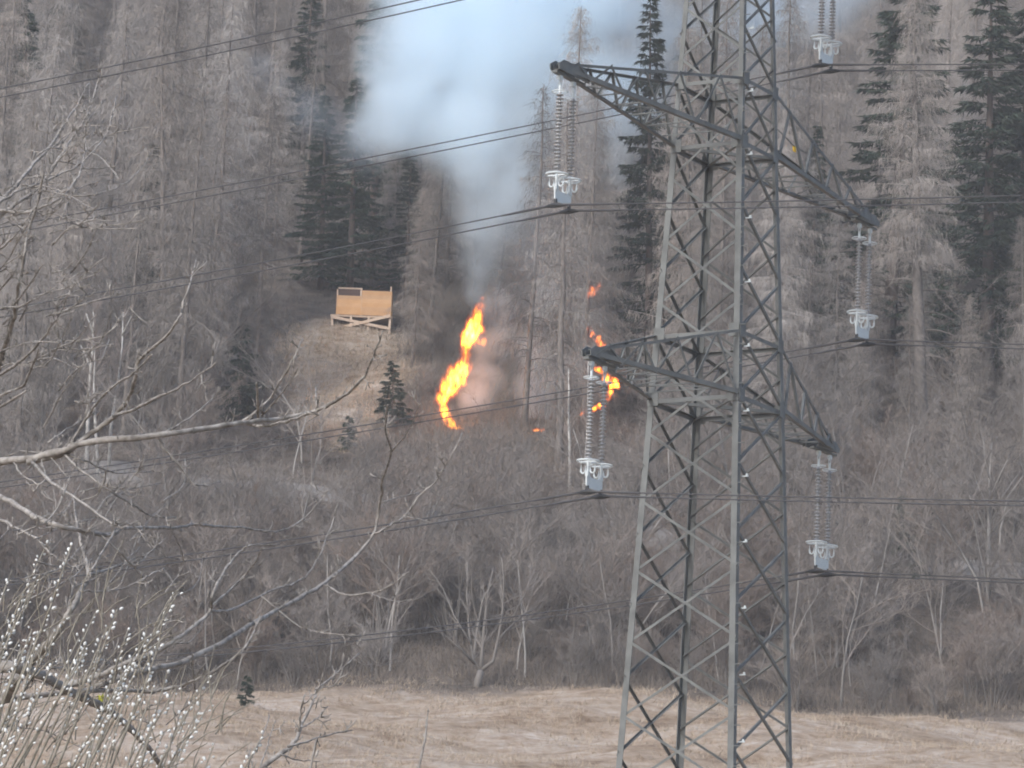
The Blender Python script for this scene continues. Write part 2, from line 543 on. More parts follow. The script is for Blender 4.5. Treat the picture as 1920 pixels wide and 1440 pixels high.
for s_ in np.arange(.5, 6, .05):
    q_ = to_px(TC + A * s_ + Ln * .45 + np.array([0, 0, 26.2]))
    if abs(q_[0] - 1484) < 6:
        p = TC + A * s_ + Ln * .45
zz = min(np.arange(25.4, 27.5, .02), key=lambda z_: abs(to_px(p + np.array([0, 0, z_]))[1] - 279))
yp = tpart('number_plate', mb, 'yellow'); yp.location = tuple(p + np.array([0, 0, zz]) - T0)
mb = MB(); mb.bar(p + np.array([0, 0, zz + .06]) - T0, TC + A * 3.4 + Ln * .35 + np.array([0, 0, zz + .1]) - T0, .02, .02)
mb.bar(p + np.array([0, 0, zz + .06]) - T0, leg('R', zz + .02) - T0, .02, .02)
tpart('plate_bar', mb)

# ------------------------------------------------------------------ insulator sets
shed = MB()
shed.lathe([(.026, .022), (.036, .018), (.078, -.010), (.08, -.016), (.068, -.018), (.036, -.008), (.026, -.014)], n=14)
SHED = shed.mesh('shed', M['porcelain'], True)
NS = 22
def insulator_set(tip, s, label):
    t = thing('insulator_set', label, 'insulator', tip - A * s * INB, 'double insulator sets under the crossarms')
    h = .29
    for d in (-h, h):
        o = A * d
        up = np.array([0, 0, 1.0])
        m = MB()
        m.tube([o + up * -.05, o + up * -.22], .025, 6)
        m.torus(o + up * -.26, .05, .014, 12, 5, Ln)
        m.tube([o + up * -.3, o + up * -.48], .03, 6)
        m.box(o + up * -.15, (.06, .12, .1), (Ln, A, up))
        m.build('hanger', M['zinc'], t)
        m = MB()
        m.torus(o + up * -.46, .17, .012, 20, 5)
        m.bar(o + up * -.46 - Ln * .17, o + up * -.46 + Ln * .17, .02, .015)
        m.build('upper_arcing_ring', M['zinc'], t)
        m = MB(); m.tube([o + up * -.47, o + up * -2.27], .032, 8)
        st_ = m.build('insulator_string', M['porcelain'], t, True)
        for k in range(NS):
            put('shed', SHED, st_, tuple(o + up * (-.52 - k * .0795)))
        m = MB()
        m.torus(o + up * -2.27, .235, .021, 28, 6)
        m.bar(o + up * -2.28 - Ln * .24, o + up * -2.28 + Ln * .24, .03, .03)
        m.build('grading_ring', M['zinc'], t)
        m = MB()
        for e in (-1, 1):
            a_ = np.linspace(0, math.pi, 7)
            pts = [o + Ln * e * .17 + up * -2.29] + [o + Ln * e * (.115 + .055 * math.cos(x)) + up * (-2.47 - .06 * math.sin(x)) for x in a_] + [o + Ln * e * .06 + up * -2.36]
            m.tube(np.array(pts), .019, 6)
        m.build('arcing_horn', M['zinc'], t)
        m = MB()
        m.tube([o + up * -2.25, o + up * -2.56], .035, 6)
        m.box(o + up * -2.55, (.07, .1, .1), (Ln, A, up))
        m.build('link', M['zinc'], t)
    m = MB()
    v0 = [(-.36, -2.50), (-.24, -2.52), (-.16, -2.60), (.16, -2.60), (.24, -2.52), (.36, -2.50), (.34, -2.80), (.27, -2.84), (-.27, -2.84), (-.34, -2.80)]
    vv = [A * a + np.array([0, 0, b_]) - Ln * .015 for a, b_ in v0] + [A * a + np.array([0, 0, b_]) + Ln * .015 for a, b_ in v0]
    n_ = len(v0)
    tri = [[0, 1, 9], [1, 2, 8], [1, 8, 9], [2, 3, 7], [2, 7, 8], [3, 4, 7], [4, 6, 7], [4, 5, 6]]
    m.add(vv, tri + [[a + n_, c + n_, b_ + n_] for a, b_, c in tri] + sum([[[i_, (i_ + 1) % n_, (i_ + 1) % n_ + n_], [i_, (i_ + 1) % n_ + n_, i_ + n_]] for i_ in range(n_)], []))
    m.build('yoke_plate', M['zinc'], t)
    for d in (-h, h):
        o = A * d + np.array([0, 0, -DROP])
        m = MB()
        m.bar(o + (0, 0, .13), o + (0, 0, .0), .05, .06, up=Ln)
        x_ = np.linspace(-.24, .24, 7)
        m.tube([o + Ln * x + np.array([0, 0, -.01 - .25 * x * x]) for x in x_], [.025, .04, .055, .06, .055, .04, .025], 7)
        m.build('suspension_clamp', M['darkmetal'], t)
    return t
NM = {(0, -1): 'top crossarm near tip', (0, 1): 'top crossarm right of the pylon head',
      (1, -1): 'long middle crossarm at its near left tip', (1, 1): 'long middle crossarm at its far right tip',
      (2, -1): 'short lowest crossarm at its near left tip', (2, 1): 'short lowest crossarm at its far right tip'}
for k, tip in TIPS.items():
    insulator_set(tip, k[1], 'double insulator string hanging from the ' + NM[k])

# ------------------------------------------------------------------ conductors (twin bundles)
OBS = {  # pixel points on the bundle: left span, right span
    (0, -1): ([(660, 37), (208, 133)], None),
    (0, 1): ([(1155, 212), (687, 300), (555, 331), (139, 409)], [(1900, 126)]),
    (1, -1): ([(840, 433), (660, 467), (302, 537), (118, 567)], [(1920, 373)]),
    (1, 1): ([(1103, 736), (857, 772), (600, 815), (243, 874)], [(1920, 650)]),
    (2, -1): ([(1069, 935), (600, 1009), (0, 1094)], [(1920, 944)]),
    (2, 1): ([(1384, 1102), (1200, 1126), (600, 1205)], [(1920, 1090)]),
}
def fit_span(P0, u, obs):
    ts, zs = [], []
    for px, py in obs:
        best = None
        d = ray(px, py)
        # plan intersection of the view ray with the span's vertical plane
        Mx = np.array([[d[0], -u[0]], [d[1], -u[1]]])
        k, t = np.linalg.solve(Mx, P0[:2])
        ts.append(t); zs.append(k * d[2] - P0[2])
    ts, zs = np.array(ts), np.array(zs)
    if len(ts) > 1:
        B = np.stack([ts, ts ** 2], 1)
        c = np.linalg.lstsq(B, zs, rcond=None)[0]
    else:
        c = np.array([zs[0] / ts[0] - .0006 * ts[0], .0006])
    return c, ts
spans = {}
for k, (lo, ro) in OBS.items():
    al = ARMS[k[0]][0]
    P0 = TC + A * k[1] * (al - INB) + np.array([0, 0, ARMS[k[0]][1] - DROP])
    cl_, ts_ = fit_span(P0, -Ln, lo)
    cr_ = fit_span(P0, Ln, ro)[0] if ro else None
    spans[k] = (P0, cl_, cr_)
    print(k, 'left', np.round(cl_, 5), np.round(ts_, 1), 'right', cr_)
CN = {(0, -1): 'uppermost pair of black wires crossing the top left corner', (0, 1): 'pair of black wires passing through the top crossarm far insulator',
      (1, -1): 'pair of black wires held by the near left tip of the middle crossarm', (1, 1): 'pair of black wires held by the far right tip of the middle crossarm',
      (2, -1): 'pair of black wires held by the near left tip of the lowest crossarm', (2, 1): 'lowest pair of black wires, held by the far right tip of the lowest crossarm'}
for k, (P0, cl_, cr_) in spans.items():
    t = thing('conductor_bundle', CN[k], 'power line', P0, 'twin conductors of the power line')
    if cr_ is None:
        cr_ = spans[(1, -1)][2]
    kk = max(cl_[1], .0002)
    for d in (-.29, .29):
        pts = []
        for x in np.concatenate([np.linspace(-150, -20, 27), np.linspace(-18, 24, 22)]):
            if x < 0:
                z = cl_[0] * -x + cl_[1] * x * x
            else:
                z = cr_[0] * x + cr_[1] * x * x
            pts.append(Ln * x + A * d + np.array([0, 0, z]))
        m = MB(); m.tube(np.array(pts), .0155, 5)
        m.build('conductor', M['wire'], t)
    for d in (-.29, .29):      # armour rods at the clamp
        m = MB()
        pts = [Ln * x + A * d + np.array([0, 0, (cl_[0] * -x if x < 0 else cr_[0] * x)]) for x in np.linspace(-1.3, 1.3, 9)]
        m.tube(np.array(pts), [.018, .026, .028, .028, .028, .028, .028, .026, .018], 6)
        m.build('armour_rod', M['wire'], t)

# ------------------------------------------------------------------ wooden lookout
def hut():
    p_l, p_r = at_y(623, 620, HUT[1]), at_y(733, 616, HUT[1])
    yf = HUT[1]
    t = thing('wooden_lookout', 'small lookout of fresh orange boards on posts at the top of the bare bank', 'lookout', (HUT[0], yf, float(ground(HUT[0], yf))))
    O = np.array(t.location)
    def W(px, py, dy=0):
        return at_y(px, py, yf + dy) - O
    def beam(name, p, q, w=.12, h=.12, m='beam'):
        b_ = MB(); b_.bar(p, q, w, h, up=(0, 1, 0)); return b_.build(name, M[m], t)
    zfl = W(680, 592)[2]
    x0, x1 = W(632, 570)[0], W(732, 570)[0]
    zt0, zt1 = W(660, 556)[2], W(700, 546)[2]
    dep = 2.4
    # deck
    b_ = MB(); b_.box(((x0 + x1) / 2 - .1, dep / 2, zfl - .05), (x1 - x0 + .5, dep + .1, .1)); b_.build('deck', M['beam'], t)
    # front posts under the deck
    for px in (623, 658, 691, 731):
        x = W(px, 600)[0]
        beam('post', (x, -.02, float(ground(x + O[0], yf)) - O[2] - .4), (x, -.02, zfl - .1), .13, .13)
        beam('post', (x, dep - .2, float(ground(x + O[0], yf + dep)) - O[2] - 1.2), (x, dep - .2, zfl - .1), .13, .13)
    beam('brace_board', W(623, 595) + (0, -.13, 0), W(731, 617) + (0, -.13, 0), .16, .04)
    beam('brace_board', W(625, 619) + (0, -.18, 0), W(732, 593) + (0, -.18, 0), .16, .04)
    # corner posts above
    for x, zt_ in ((x0, W(632, 541)[2]), ((x0 * .56 + x1 * .44), W(678, 539)[2]), (x1, W(730, 536)[2])):
        beam('post', (x, 0, zfl), (x, 0, zt_ - .05), .07, .07)
        beam('post', (x, dep - .1, zfl), (x, dep - .1, zt_ - .05), .10, .10)
    xm = x0 * .56 + x1 * .44
    def wall(xa, xb, za, zb, n, y, m='plank', nm='plank'):
        hh = (zb - za) / n
        for k in range(n):
            b_ = MB()
            b_.box(((xa + xb) / 2, y + random.uniform(-.003, .003), za + hh * (k + .5)), (xb - xa - random.uniform(.0, .03), .03, hh * .993))
            b_.build(nm, M[m], t)
    wall(x0 - .03, xm + .058, zfl + .02, zt0 + .03, 5, -.072)
    wall(xm + .06, x1 + .06, zfl + .02, zt1, 6, -.07)
    wall(x0, x1, zfl + .02, W(660, 543, dep)[2], 10, dep - .04, 'shade_wood')
    for xx in (x0 - .065, x1 + .065):
        hh = (zt1 - zfl) / 10
        for k in range(10):
            b_ = MB(); b_.box((xx, dep / 2, zfl + hh * (k + .5)), (.03, dep, hh * .96)); b_.build('plank', M['plank' if xx > 0 else 'shade_wood'], t)
    beam('top_rail', (x0 - .05, dep - .02, W(660, 541, dep)[2]), (xm, dep - .02, W(660, 541, dep)[2]), .08, .08)
    return t
hut()

# ------------------------------------------------------------------ tree kinds (prototype meshes, shared by copies)
def unit(v):
    return v / (np.linalg.norm(v, axis=-1, keepdims=True) + 1e-9)
def sliver(base, dirs, w):
    """thin one-triangle twigs"""
    n = len(base)
    side = unit(np.cross(dirs, R.normal(size=(n, 3))))
    w = np.broadcast_to(w, (n,))[:, None]
    return np.stack([base - side * w / 2, base + side * w / 2, base + dirs], 1)

def larch(H, spread, dens, r0=.26, low=.12, bare_low=.10, tw=.019):
    trunk, crown = MB(), MB()
    n = 14
    s = np.linspace(0, 1, n)
    wob = np.cumsum(R.normal(0, .03, (n, 2)), 0) * np.array([1, 1])
    P = np.stack([wob[:, 0], wob[:, 1], s * H - .6 * (s < .01)], 1)
    rad = r0 * (1 - s) ** .8 + .02
    rad[0] *= 1.25
    trunk.tube(P, rad, 8)
    nb = int(H * 7.0 * dens)
    T = []
    for k in range(nb):
        u = low + (1 - low) * (k + R.random()) / nb
        u = min(u, .985)
        c = np.array([np.interp(u, s, P[:, 0]), np.interp(u, s, P[:, 1]), u * H])
        az = R.random() * 6.283
        prof = (1 - u) ** .75 * (.45 + .55 * min(1, (u - low) / .2 + .15))
        L = spread * prof * R.choice([R.uniform(.3, .8), R.uniform(.7, 1.2), R.uniform(1.1, 1.65)], p=[.35, .45, .2]) + .25
        dirh = np.array([math.cos(az), math.sin(az), 0])
        up, dr = R.uniform(-.1, .6) * L, R.uniform(.2, 1.2) * L * (1.1 - u)
        q = np.linspace(0, 1, 5)
        br = c + dirh * (q * L)[:, None] + np.array([0, 0, 1.0]) * (up * q - dr * q ** 2 + .18 * dr * q ** 4)[:, None]
        r_b = .012 + .012 * L / spread
        crown.tube(br, np.linspace(r_b * 1.6, .006, 5), 3, cap=False)
        if u < low + bare_low and R.random() < .6:
            continue
        nt_ = int(L * 40 * dens) + 6
        qs = R.uniform(.12, 1, nt_) ** .8
        base = np.stack([np.interp(qs, q, br[:, i]) for i in range(3)], 1)
        latd = np.array([-dirh[1], dirh[0], 0])
        lat = R.normal(0, 1, nt_) * (.16 + .24 * L * (1 - qs) * .7 + .10)
        base = base + latd * lat[:, None] + np.array([0, 0, -1.0]) * (np.abs(lat) * R.uniform(0, .5, nt_))[:, None] + dirh * (np.abs(lat) * .4)[:, None]
        ln = R.uniform(.3, 1.0, nt_) ** 1.0 * R.choice([1, 1.7], nt_, p=[.8, .2]) * (.5 + .5 * min(1, L / 2))
        dv = dirh * R.uniform(-.1, .5, nt_)[:, None] + R.normal(0, .24, (nt_, 3)) + np.array([0, 0, -1.0]) * R.uniform(.35, 1.6, nt_)[:, None] * (1 - .45 * u)
        T.append(sliver(base, unit(dv) * ln[:, None], R.uniform(.6, 1.4, nt_) * tw))
        # side shoots joining the curtain to the branch
        ns = max(2, int(L * 3))
        qs2 = R.uniform(.15, .95, ns)
        b2 = np.stack([np.interp(qs2, q, br[:, i]) for i in range(3)], 1)
        d2 = unit(dirh * .7 + latd * R.choice([-1, 1], ns)[:, None] * R.uniform(.5, 1.3, ns)[:, None] + np.array([0, 0, -.35]))
        T.append(sliver(b2, d2 * (R.uniform(.3, .7, ns) * (.3 + .35 * L * (1 - qs2)))[:, None], .02))
    nf = int(H * 130 * dens)
    uf = low + .04 + (.96 - low) * R.random(nf) ** 1.15
    rf_ = spread * (1 - uf) ** .75 * R.uniform(.25, 1.05, nf)
    af = R.random(nf) * 6.283
    bf = np.stack([np.cos(af) * rf_, np.sin(af) * rf_, uf * H - .25 * rf_], 1)
    df = np.stack([np.cos(af) * .35, np.sin(af) * .35, R.uniform(-1.5, .1, nf)], 1) + R.normal(0, .28, (nf, 3))
    T.append(sliver(bf, unit(df) * R.uniform(.3, 1.0, nf)[:, None], R.uniform(.6, 1.3, nf) * tw))
    crown.tris(np.concatenate(T))
    return trunk.mesh('trunk', M['larch_bark'], True), crown.mesh('crown', M['larch_twig'])

def spruce(H, spread, dens=1.0, r0=.25, low=.06):
    trunk, crown = MB(), MB()
    s = np.linspace(0, 1, 10)
    P = np.stack([0 * s, 0 * s, s * H - .6 * (s < .01)], 1)
    trunk.tube(P, r0 * (1 - s) ** .9 + .015, 7)
    nb = int(H * 9 * dens)
    T = []
    for k in range(nb):
        u = min(low + (1 - low) * (k + R.random()) / nb, .99)
        az = R.random() * 6.283
        L = spread * (1 - u) ** .85 * R.uniform(.7, 1.15) + .15
        d = np.array([math.cos(az), math.sin(az), 0])
        l_ = np.array([-d[1], d[0], 0])
        q = np.linspace(0, 1, 4)
        dr = R.uniform(.15, .45) * L * (1.15 - u)
        br = np.array([0, 0, u * H]) + d * (q * L)[:, None] + np.array([0, 0, 1.0]) * (.12 * L * q - dr * q ** 2 + .25 * dr * q ** 4)[:, None]
        crown.tube(br, np.linspace(.03, .008, 4), 3, cap=False)
        n = int(L * 60 * dens) + 14
        qs = R.uniform(.08, 1, n) ** .75
        base = np.stack([np.interp(qs, q, br[:, i]) for i in range(3)], 1)
        lat = R.uniform(-1, 1, n) * (.12 + .30 * L * (1 - qs) * .8)
        base = base + l_ * lat[:, None] + d * (np.abs(lat) * .45)[:, None] + np.array([0, 0, -1.0]) * (np.abs(lat) * R.uniform(.1, .6, n))[:, None]
        dv = unit(d * R.uniform(.2, 1, n)[:, None] + l_ * (np.sign(lat) * R.uniform(0, .9, n))[:, None] + np.array([0, 0, -1.0]) * R.uniform(.1, 1.0, n)[:, None] + R.normal(0, .2, (n, 3)))
        T.append(sliver(base, dv * R.uniform(.16, .42, n)[:, None], R.uniform(.05, .11, n)))
    crown.tris(np.concatenate(T))
    return trunk.mesh('trunk', M['spruce_bark'], True), crown.mesh('crown', M['needle'])

def broadleaf(H, stems, lean, dens, twig_m, bark_m, r0=.06, forks=4, tw=.012, upright=.75):
    """bare deciduous tree or thicket shrub: stems that fork upward into fine twigs"""
    st_, cr = MB(), MB()
    T = []
    def grow(p, d, L, r, lev, mb):
        n = 4 if lev < 2 else 3
        pts = [p]
        dd = d.copy()
        for i_ in range(n):
            dd = unit(dd + R.normal(0, .13, 3) + np.array([0, 0, .06 * upright]))
            pts.append(pts[-1] + dd * L / n)
        pts = np.array(pts)
        mb.tube(pts, np.linspace(r, r * (.45 if lev == 0 else .35), n + 1), 5 if lev == 0 else 3, cap=False)
        if lev >= 1:
            m_ = int((6 + L * 9) * dens)
            i_ = R.integers(1, n + 1, m_)
            f_ = R.random(m_)[:, None]
            base = pts[i_ - 1] * (1 - f_) + pts[i_] * f_
            dv = unit(dd * .7 + R.normal(0, .6, (m_, 3)) + np.array([0, 0, .45 * upright]))
            T.append(sliver(base, dv * (R.uniform(.25, .8, m_) * (.35 + .12 * H ** .5))[:, None], R.uniform(.7, 1.4, m_) * tw))
        if lev < 3 and L > .35:
            k_ = forks + (2 if lev == 0 else 0)
            for j in range(k_):
                u = R.uniform(.3 if lev == 0 else .2, 1)
                i_ = min(int(u * n), n - 1)
                b_ = pts[i_] + (pts[i_ + 1] - pts[i_]) * (u * n - i_)
                nd = unit(unit(pts[i_ + 1] - pts[i_]) * upright + unit(R.normal(size=3) * np.array([1, 1, .5])) * R.uniform(.4, .9))
                nd[2] = abs(nd[2]) * .8 + .1
                grow(b_, unit(nd), L * R.uniform(.38, .62), r * .42, lev + 1, cr)
    for k in range(stems):
        az = R.random() * 6.283
        ln = R.uniform(.2, 1) * lean
        d = unit(np.array([math.cos(az) * ln, math.sin(az) * ln, 1]))
        p = np.array([math.cos(az), math.sin(az), 0]) * (R.uniform(.05, .35) if stems > 1 else 0) + np.array([0, 0, -.35])
        grow(p, d, H * R.uniform(.6, .85), r0 * R.uniform(.7, 1.1), 0, st_)
    cr.tris(np.concatenate(T))
    return st_.mesh('trunk', M[bark_m], True), cr.mesh('crown', M[twig_m])

M['dull_bark'] = mat('dull_bark', (.165, .152, .142), .9, var=.25)
LARCH = [larch(R.uniform(19, 25), R.uniform(2.5, 3.6), 1.0, r0=R.uniform(.14, .21), low=R.uniform(.04, .16)) for _ in range(7)]
LARCH_H = [max(v.co.z for v in m[0].vertices) for m in LARCH]
THIN = [larch(R.uniform(15, 20), R.uniform(1.7, 2.3), .65, r0=.15) for _ in range(3)]
THIN_H = [max(v.co.z for v in m[0].vertices) for m in THIN]
SPR = [spruce(R.uniform(17, 23), R.uniform(2.6, 3.3)) for _ in range(4)]
SPR_H = [max(v.co.z for v in m[0].vertices) for m in SPR]
SHR = [broadleaf(R.uniform(4.8, 7.0), R.integers(6, 9), .36, 1.5, tm, 'dull_bark', r0=.05, forks=3) for tm in ('shrub_twig', 'shrub_twig', 'red_twig', 'shrub_twig', 'red_twig', 'shrub_twig')]
SAP = [broadleaf(R.uniform(8.0, 11), 1, .08, .8, 'shrub_twig', 'sapling_bark', r0=.075, forks=5, upright=.95) for _ in range(5)]
SPR_S = [spruce(5.0, 1.5, 1.1, .08, .02), spruce(3.0, .8, 1.2, .05, .02)]

COUNT = {}
PLACED = []
def plant(name, protos, k, x, y, scale, label, cat, group, rz=None, sxy=1.0):
    z = float(ground(x, y))
    t = thing(name, label, cat, (x, y, z), group)
    t.rotation_euler = (R.normal(0, .028), R.normal(0, .028), R.random() * 6.283 if rz is None else rz)
    t.scale = (scale * sxy, scale * sxy, scale)
    put('trunk', protos[k][0], t)
    put('crown', protos[k][1], t)
    PLACED.append((x, y))
    return t

# where things are, in words one can find in the picture
def where(x, y, z):
    px, py = to_px((x, y, z))
    if px < 130: h = 'at the left edge'
    elif px < 330: h = 'near the white birches'
    elif px < 560: h = 'left of the lookout'
    elif px < 800: h = 'in line with the lookout'
    elif px < 980: h = 'in line with the big flame'
    elif px < 1170: h = 'left of the pylon'
    elif px < 1330: h = 'behind the left pylon legs'
    elif px < 1480: h = 'behind the right pylon legs'
    elif px < 1680: h = 'right of the pylon'
    elif px < 1830: h = 'near the stout trunk'
    else: h = 'at the right edge'
    v = 'low on the slope' if y < 238 else 'halfway up' if y < 275 else 'high up'
    return h, v

# protected sight lines: (px0, px1, py0, py1, depth)
KEEP = [(640, 745, 330, 540, 280), (150, 245, 590, 850, 238), (1060, 1108, 700, 920, 236), (1612, 1715, 0, 250, 262), (1800, 1925, 60, 300, 258), (655, 722, 0, 130, 270), (405, 495, 630, 790, 249), (700, 765, 690, 800, 249), (1670, 1725, 975, 1085, 226), (600, 760, 530, 800, 272), (820, 935, 545, 815, 252), (1085, 1165, 520, 785, 249), (985, 1035, 780, 815, 250)]
def blocked(x, y, H, half):
    base = to_px((x, y, float(ground(x, y))))
    top = to_px((x, y, float(ground(x, y)) + H))
    hw = half * FPX / y
    for a, b_, c, d, dep in KEEP:
        if y < dep and base[0] + hw > a and base[0] - hw < b_ and base[1] > c and top[1] < d:
            return True
    return False

# named individuals first -------------------------------------------------
def pxbase(px, py):
    return hit(px, py)
# big stout larch at right with bare low trunk
STOUT = larch(27, 2.9, 1.1, r0=.36, low=.34, bare_low=.05)
p = pxbase(1726, 850)
plant('larch_tree', [STOUT], 0, p[0], p[1], 1.0, 'stout larch with thick bare lower trunk and drooping dead limbs on the right', 'larch', 'bare larches on the wooded slope', 0)
# dead limbs of that larch
m = MB()
for (h, L, a, dr) in [(7.6, 2.6, .1, 1.4), (6.6, 3.4, -.1, 2.2), (6.0, 2.8, .2, 1.7), (5.2, 3.1, -.2, 2.4), (4.2, 2.4, .1, 2.0), (8.8, 2.8, 0, 1.2), (9.8, 2.6, .3, .8), (7.0, 1.2, 3.0, .3), (5.4, .8, 3.2, .1), (9.2, 1.8, 3.1, .6)]:
    q = np.linspace(0, 1, 7)
    pts = np.stack([math.cos(a) * L * q, math.sin(a) * L * q, h + .25 * L * q - dr * q ** 2 * 1.1], 1)
    m.tube(pts, np.linspace(.055, .014, 7), 4)
    for _ in range(5):
        u = R.uniform(.35, .95)
        b_ = np.array([np.interp(u, q, pts[:, i]) for i in range(3)])
        m.tube([b_, b_ + np.array([R.uniform(.1, .4), R.normal(0, .2), -R.uniform(.2, .6)]), b_ + np.array([R.uniform(.2, .5), R.normal(0, .2), -R.uniform(.6, 1.1)])], [.016, .012, .006], 3)
stout_t = [o for o in COL.objects if o.name.startswith('larch_tree')][-1]
m.build('dead_limbs', M['larch_bark'], stout_t)

# larches standing in the smoke beside the fire
for px, py, k, sc_, lab in [(985, 800, 1, .9, 'slim larch in front of the white ground smoke right of the big flame'),
                            (1048, 870, 0, 1.06, 'tall sparse larch rising through the smoke left of the crossarm tips'),
                            (858, 470, 2, .8, 'larch veiled by the thick white smoke')]:
    p = pxbase(px, py)
    plant('larch_tree', THIN, k, p[0], p[1], sc_ * 1.12, lab, 'larch', 'bare larches on the wooded slope')
for px, py, k, sc_, lab in [(772, 690, 1, .5, 'short bushy larch right beside the lookout'), (806, 610, 3, .62, 'feathery larch between the lookout and the big flame'),
                            (838, 545, 5, .7, 'feathery larch rising behind the big flame'), (745, 545, 2, .6, 'feathery larch behind the right end of the lookout'),
                            (940, 560, 4, .55, 'feathery larch right of the smoke column above the big flame'), (1012, 600, 0, .6, 'feathery larch between the two fires')]:
    p = pxbase(px, py)
    plant('larch_tree', LARCH, k, p[0], p[1], sc_, lab, 'larch', 'bare larches on the wooded slope')
# spruces
for px, py, k, sc_, sx, lab in [(1215, 770, 0, 1.1, .95, 'dark spruce with layered boughs in blue smoke behind the upper crossarm'),
                                (1262, 560, 1, .82, 1.2, 'dark spruce behind the left leg of the pylon under the smoke'),
                                (1662, 690, 2, 1.2, 1.45, 'big dark spruce right of the pylon head'),
                                (1850, 740, 3, 1.12, 1.5, 'large dark spruce in the upper right'),
                                (1915, 720, 0, 1.05, 1.45, 'dark spruce at the right edge of the picture'),
                                (695, 520, 1, 1.25, .95, 'dark spruce at the left edge of the smoke cloud'),
                                (655, 560, 3, .62, 1.5, 'dark spruce directly behind the wooden lookout'),
                                (600, 545, 2, .55, 1.5, 'dark spruce behind the lookout to its left'),
                                (760, 560, 0, .48, 1.1, 'dark spruce between the lookout and the big flame'),
                                (40, 480, 1, .9, 1.1, 'dark spruce in the upper left corner'),
                                (262, 720, 3, .62, 1.1, 'dark spruce behind the foreground branches on the left'),
                                (100, 420, 2, .95, .9, 'dark spruce behind the twigs at upper left'),
                                (560, 400, 0, .8, 1.0, 'spruce half hidden among larches above the lookout'),
                                (1520, 640, 1, .7, 1.0, 'spruce half hidden among larches right of the pylon')]:
    p = pxbase(px, py)
    plant('spruce_tree', SPR, k, p[0], p[1], sc_, lab, 'spruce', 'dark spruces in the larch wood', None, sx)
for px, py, k, sc_, lab in [(448, 790, 0, 1.05, 'small dense dark spruce left of the bare bank'),
                            (735, 800, 0, .72, 'small spruce at the right foot of the bare bank'),
                            (1697, 1085, 0, .78, 'small dark spruce beside the forest road on the right'),
                            (652, 845, 1, .6, 'tiny spruce below the bare bank'),
                            (460, 1325, 1, .42, 'tiny dark spruce on the edge of the meadow')]:
    p = pxbase(px, py)
    plant('young_spruce', SPR_S, k, p[0], p[1], sc_, lab, 'spruce', 'young spruces on the lower slope')

# birches
def birch(path, forks, r0, label):
    """path: pixels from base up on the depth of the base"""
    base = pxbase(*path[0])
    t = thing('birch_tree', label, 'birch', base, 'white-barked birches')
    tr, cr = MB(), MB()
    P = np.array([at_y(px, py, base[1]) - base for px, py in path])
    P[0, 2] -= .4
    tr.tube(P, np.linspace(r0, r0 * .25, len(P)), 7)
    T = []
    for fk in forks:
        Q = np.array([at_y(px, py, base[1]) - base for px, py in fk])
        Q[:, 1] += np.linspace(0, R.uniform(-1, 1), len(Q))
        tr.tube(Q, np.linspace(r0 * .5, r0 * .15, len(Q)), 5)
    s = np.linspace(0, 1, len(P))
    for k in range(60):
        u = R.uniform(.3, 1)
        b_ = np.array([np.interp(u, s, P[:, i]) for i in range(3)])
        az = R.random() * 6.283
        d = unit(np.array([math.cos(az) * .6, math.sin(az) * .6, 1]))
        L = R.uniform(.6, 1.8) * (1.2 - u * .6)
        q = b_ + d * L
        cr.tube([b_, (b_ + q) / 2 + R.normal(0, .06, 3), q], [.018, .012, .005], 3, cap=False)
        n = 14
        f_ = R.uniform(.2, 1, n)[:, None]
        T.append(sliver(b_ + (q - b_) * f_, unit(d + R.normal(0, .5, (n, 3))) * R.uniform(.2, .6, n)[:, None], .010))
    cr.tris(np.concatenate(T))
    tr.build('trunk', M['birch_bark'], t, True)
    cr.build('crown', M['birch_twig'], t)
birch([(162, 900), (163, 850), (165, 780), (168, 720), (173, 660), (176, 600), (175, 575)], [[(170, 690), (158, 660), (148, 640)], [(174, 625), (166, 600), (162, 588)], [(173, 700), (190, 670), (203, 630)]], .13, 'white birch with forked top, left stem of the pair behind the foreground limb')
birch([(186, 905), (182, 850), (178, 780), (176, 720), (178, 680), (176, 640)], [], .10, 'white birch stem touching its neighbour on the right')
birch([(204, 880), (208, 800), (214, 760), (222, 710), (229, 650), (231, 585)], [[(229, 630), (238, 612), (247, 595)]], .10, 'slim white birch leaning right beside the birch pair')
birch([(1068, 930), (1069, 880), (1068, 830), (1066, 790), (1067, 730), (1066, 690)], [], .11, 'white birch stem below the flames left of the pylon')
birch([(1094, 930), (1096, 880), (1100, 840), (1103, 780), (1102, 720), (1104, 650)], [[(1096, 880), (1085, 840), (1074, 810)]], .11, 'pale forked birch behind the lower left insulators')
for i, (px, py) in enumerate([(318, 945), (334, 948), (352, 945)]):
    birch([(px, py), (px + 2, py - 60), (px + 3 + i * 4, py - 110)], [], .07, ['left', 'middle', 'right'][i] + ' stem of three short white birches below the main foreground limb')

